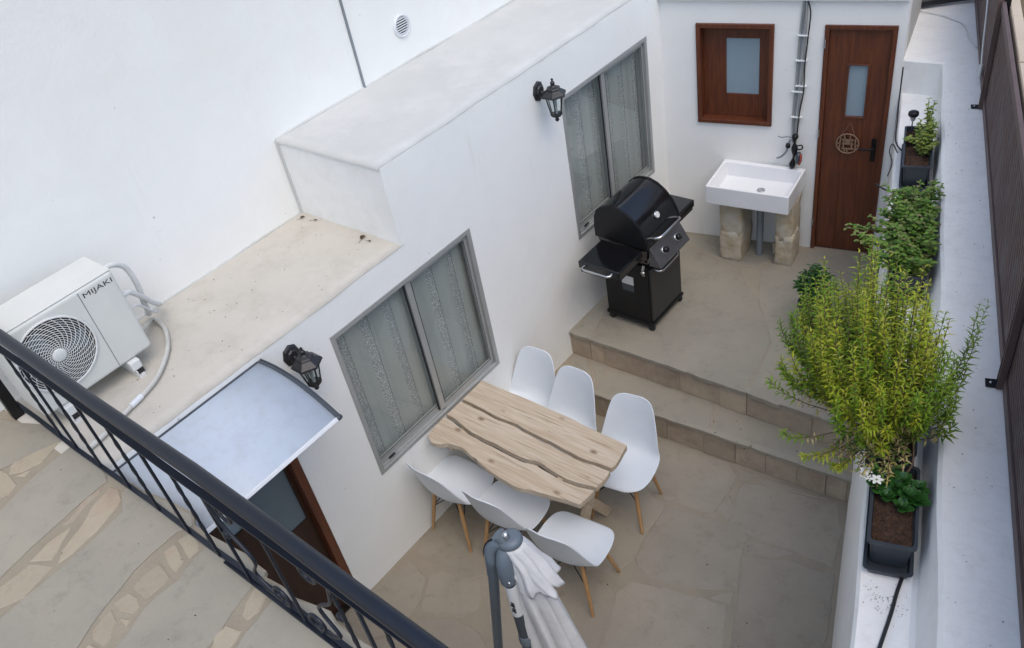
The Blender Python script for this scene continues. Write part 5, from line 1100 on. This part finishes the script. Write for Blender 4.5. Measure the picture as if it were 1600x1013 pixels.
# solar stake lamp
sl = thing('solar_lamp', 'small black capped solar stake lamp in the far planter', 'lamp', tuple(M3 @ Vector((-.045, .505, .15))))
p = M3 @ Vector((-.045, .505, .15)); MB().tube([p, p + Vector((0, 0, .10))], .004, 8).build('stake', 'umb_dark', sl)
MB().lathe([(.012, .09), (.022, .12), (.022, .128)], p, 16).build('lamp_glass', 'bulb', sl); MB().lathe([(.0, .125), (.030, .126), (.034, .132), (.032, .150), (.020, .158), (0, .160)], p, 20).build('lamp_cap', 'black_matt', sl)
# dark leafy pot plant on the terrace, mostly behind the bush
dp = thing('potted_plant', 'dark green pot plant standing on the terrace, mostly hidden behind the bush', 'plant', (1.72, 5.26, .5)); S_ = []
for k in range(46): a = r_.uniform(0, 2 * PI); q_ = math.sqrt(r_.random()); S_.append(((1.72 + .03 * math.cos(a), 5.26 + .03 * math.sin(a), .72), (1.72 + .17 * q_ * math.cos(a), 5.26 + .17 * q_ * math.sin(a), .86 + .20 * (1 - q_ * q_) + r_.gauss(0, .02))))
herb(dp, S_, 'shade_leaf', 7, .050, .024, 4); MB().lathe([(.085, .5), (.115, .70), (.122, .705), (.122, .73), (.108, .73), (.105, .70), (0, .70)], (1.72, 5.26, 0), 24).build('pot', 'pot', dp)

# ================================================================== CABLES AND SMALL THINGS
def cable(pts, r, m, name, label, cat='cable'):
    o = MB().tube(spline(pts, 6), r, 8).build(name, m); return tag(o, label, cat)
cable(CABLE1, .0075, 'cable', 'power_cable', 'black cable running along the ledge below the nearest planter')
cable([(2.40, 4.60, 2.005), (2.47, 4.25, 2.0), (2.50, 4.12, 1.98), (2.50, 4.10, 1.70)], .006, 'cable', 'power_cable', 'thin black cable on the ledge corner beside the herb planter')
E_ = lambda y, dx, z: (ledge_out(y) + dx, y, z)
cable([E_(6.30, -.012, 2.25), E_(6.20, -.012, 2.02), E_(6.0, -.010, 2.0), E_(5.75, -.012, 1.99), E_(5.6, .0, 2.01), E_(5.5, .03, 2.03)], .0055, 'cable', 'power_cable', 'thin black cable coming down beside the outhouse door to the far planter')
cable([E_(4.98, .07, 2.012), E_(4.99, .0, 2.012), E_(5.02, -.05, 2.0), E_(5.05, -.11, 2.01)], .006, 'cable', 'power_cable', 'short black cable end poking out below the far planter')
cable([E_(5.45, .01, 2.03), E_(5.47, -.03, 2.08), E_(5.42, -.045, 2.05), E_(5.36, -.02, 2.0), E_(5.30, -.04, 1.93)], .004, 'cable', 'wire_tangle', 'tangled black wire ends at the left rim of the far planter', 'wire')
cable(WIRE, .0045, 'wwire', 'white_wire', 'thin white wire lying across the wall top near the fence', 'wire')
a_ = fp(6.15, .012, 2.33); cable([fp(7.1, .012, 2.98), fp(6.8, .004, 2.86), fp(6.5, .004, 2.66), fp(6.28, .002, 2.46), fp(6.17, .004, 2.38)], .006, 'wwire', 'white_wire', 'white cable hanging on the fence boards with a lamp socket', 'wire')
MB().tube([fp(6.17, .002, 2.39), fp(6.15, .0, 2.31)], .013, 10).build('lamp_socket', 'wwire', bpy.data.objects['white_wire.001'])
bp_ = MB().tube([(1.58, 7.38, 2.305), (1.80, 7.54, 2.31), (2.1, 7.75, 2.31)], .035, 14).build('black_pipe', 'cable'); tag(bp_, 'thick black pipe lying on the wall end by the outhouse corner', 'pipe')
cable([(1.62, 7.25, 2.28), (1.60, 7.10, 2.30), (1.64, 7.0, 2.28)], .012, 'cable', 'black_hose', 'loop of black hose hanging at the outhouse roof corner', 'hose')

def dry_leaf(label, p, L_, W_, yaw):
    b_ = MB(); d_ = Vector((math.cos(yaw), math.sin(yaw), .25)); roundleaf(b_, Vector(p), d_, Vector((0, 0, 1)), L_, W_, .35, .25); b_.tube([Vector(p), Vector(p) - d_ * L_ * .7 + Vector((.004, -.006, .012))], .0012, 5); o = b_.build('dry_leaf', 'dry'); s = o.modifiers.new('t', 'SOLIDIFY'); s.thickness = .001; return tag(o, label, 'leaf')
dry_leaf('dry brown leaf standing at the foot of the low step wall, nearer the courtyard', (-.290, 2.745, 2.308), .050, .030, 1.9)
dry_leaf('small dry leaf lying beside the bigger brown leaf on the low roof', (-.235, 2.755, 2.308), .022, .012, .2)
dry_leaf('dark dry leaf in the inner corner of the low roof', (-.905, 2.745, 2.31), .035, .020, 1.3)
dry_leaf('narrow brown leaf lying along the foot of the step wall', (-.800, 2.77, 2.308), .034, .010, .5)
dry_leaf('dry brown leaf on the ledge below the far planter', (2.40, 4.93, 2.006), .028, .016, .4)
dry_leaf('dry brown leaf by the end of the lower step', (2.25, 4.16, .254), .026, .013, 1.0)
# scattered specks of soil and plant litter: nobody could count them
sp_ = MB(); r_ = random.Random(77)
def speck(x, y, z, s): 
    a = r_.uniform(0, PI); dx, dy = math.cos(a) * s, math.sin(a) * s; ex, ey = -dy * .5, dx * .5
    sp_.add([(x - dx, y - dy, z), (x + ex, y + ey, z), (x + dx, y + dy, z), (x - ex, y - ey, z), (x, y, z + s * .6)], [(0, 1, 4), (1, 2, 4), (2, 3, 4), (3, 0, 4)])
for k in range(70): speck(r_.uniform(-.9, -.1), r_.uniform(.95, 2.7), ZR + .004, r_.uniform(.002, .006))
for k in range(45): speck(r_.uniform(-.9, 1.6), r_.uniform(-.4, .62), 2.307, r_.uniform(.002, .006))
for k in range(36): speck(r_.uniform(.3, 2.6), r_.uniform(1.5, 3.9), .002, r_.uniform(.003, .009))
for k in range(14): speck(r_.uniform(.4, 2.2), r_.uniform(4.4, 5.8), .502, r_.uniform(.002, .006))
for k in range(16): speck(r_.uniform(.8, 2.4), r_.uniform(4.0, 4.25), .252, r_.uniform(.003, .009))
for k in range(70): y = r_.uniform(1.5, 6.0); speck(top_in(y) + r_.uniform(.02, .20), y, ZT + .006, r_.uniform(.002, .005))
for k in range(90): y = r_.gauss(2.11, .035); speck(ledge_out(y) + r_.uniform(.02, .19), y, ZL + .006, r_.uniform(.0015, .004))
o = sp_.build('plant_litter', 'debris'); tag(o, 'dark specks of soil and plant litter scattered over floors, roof and wall top', 'litter', kind='stuff')
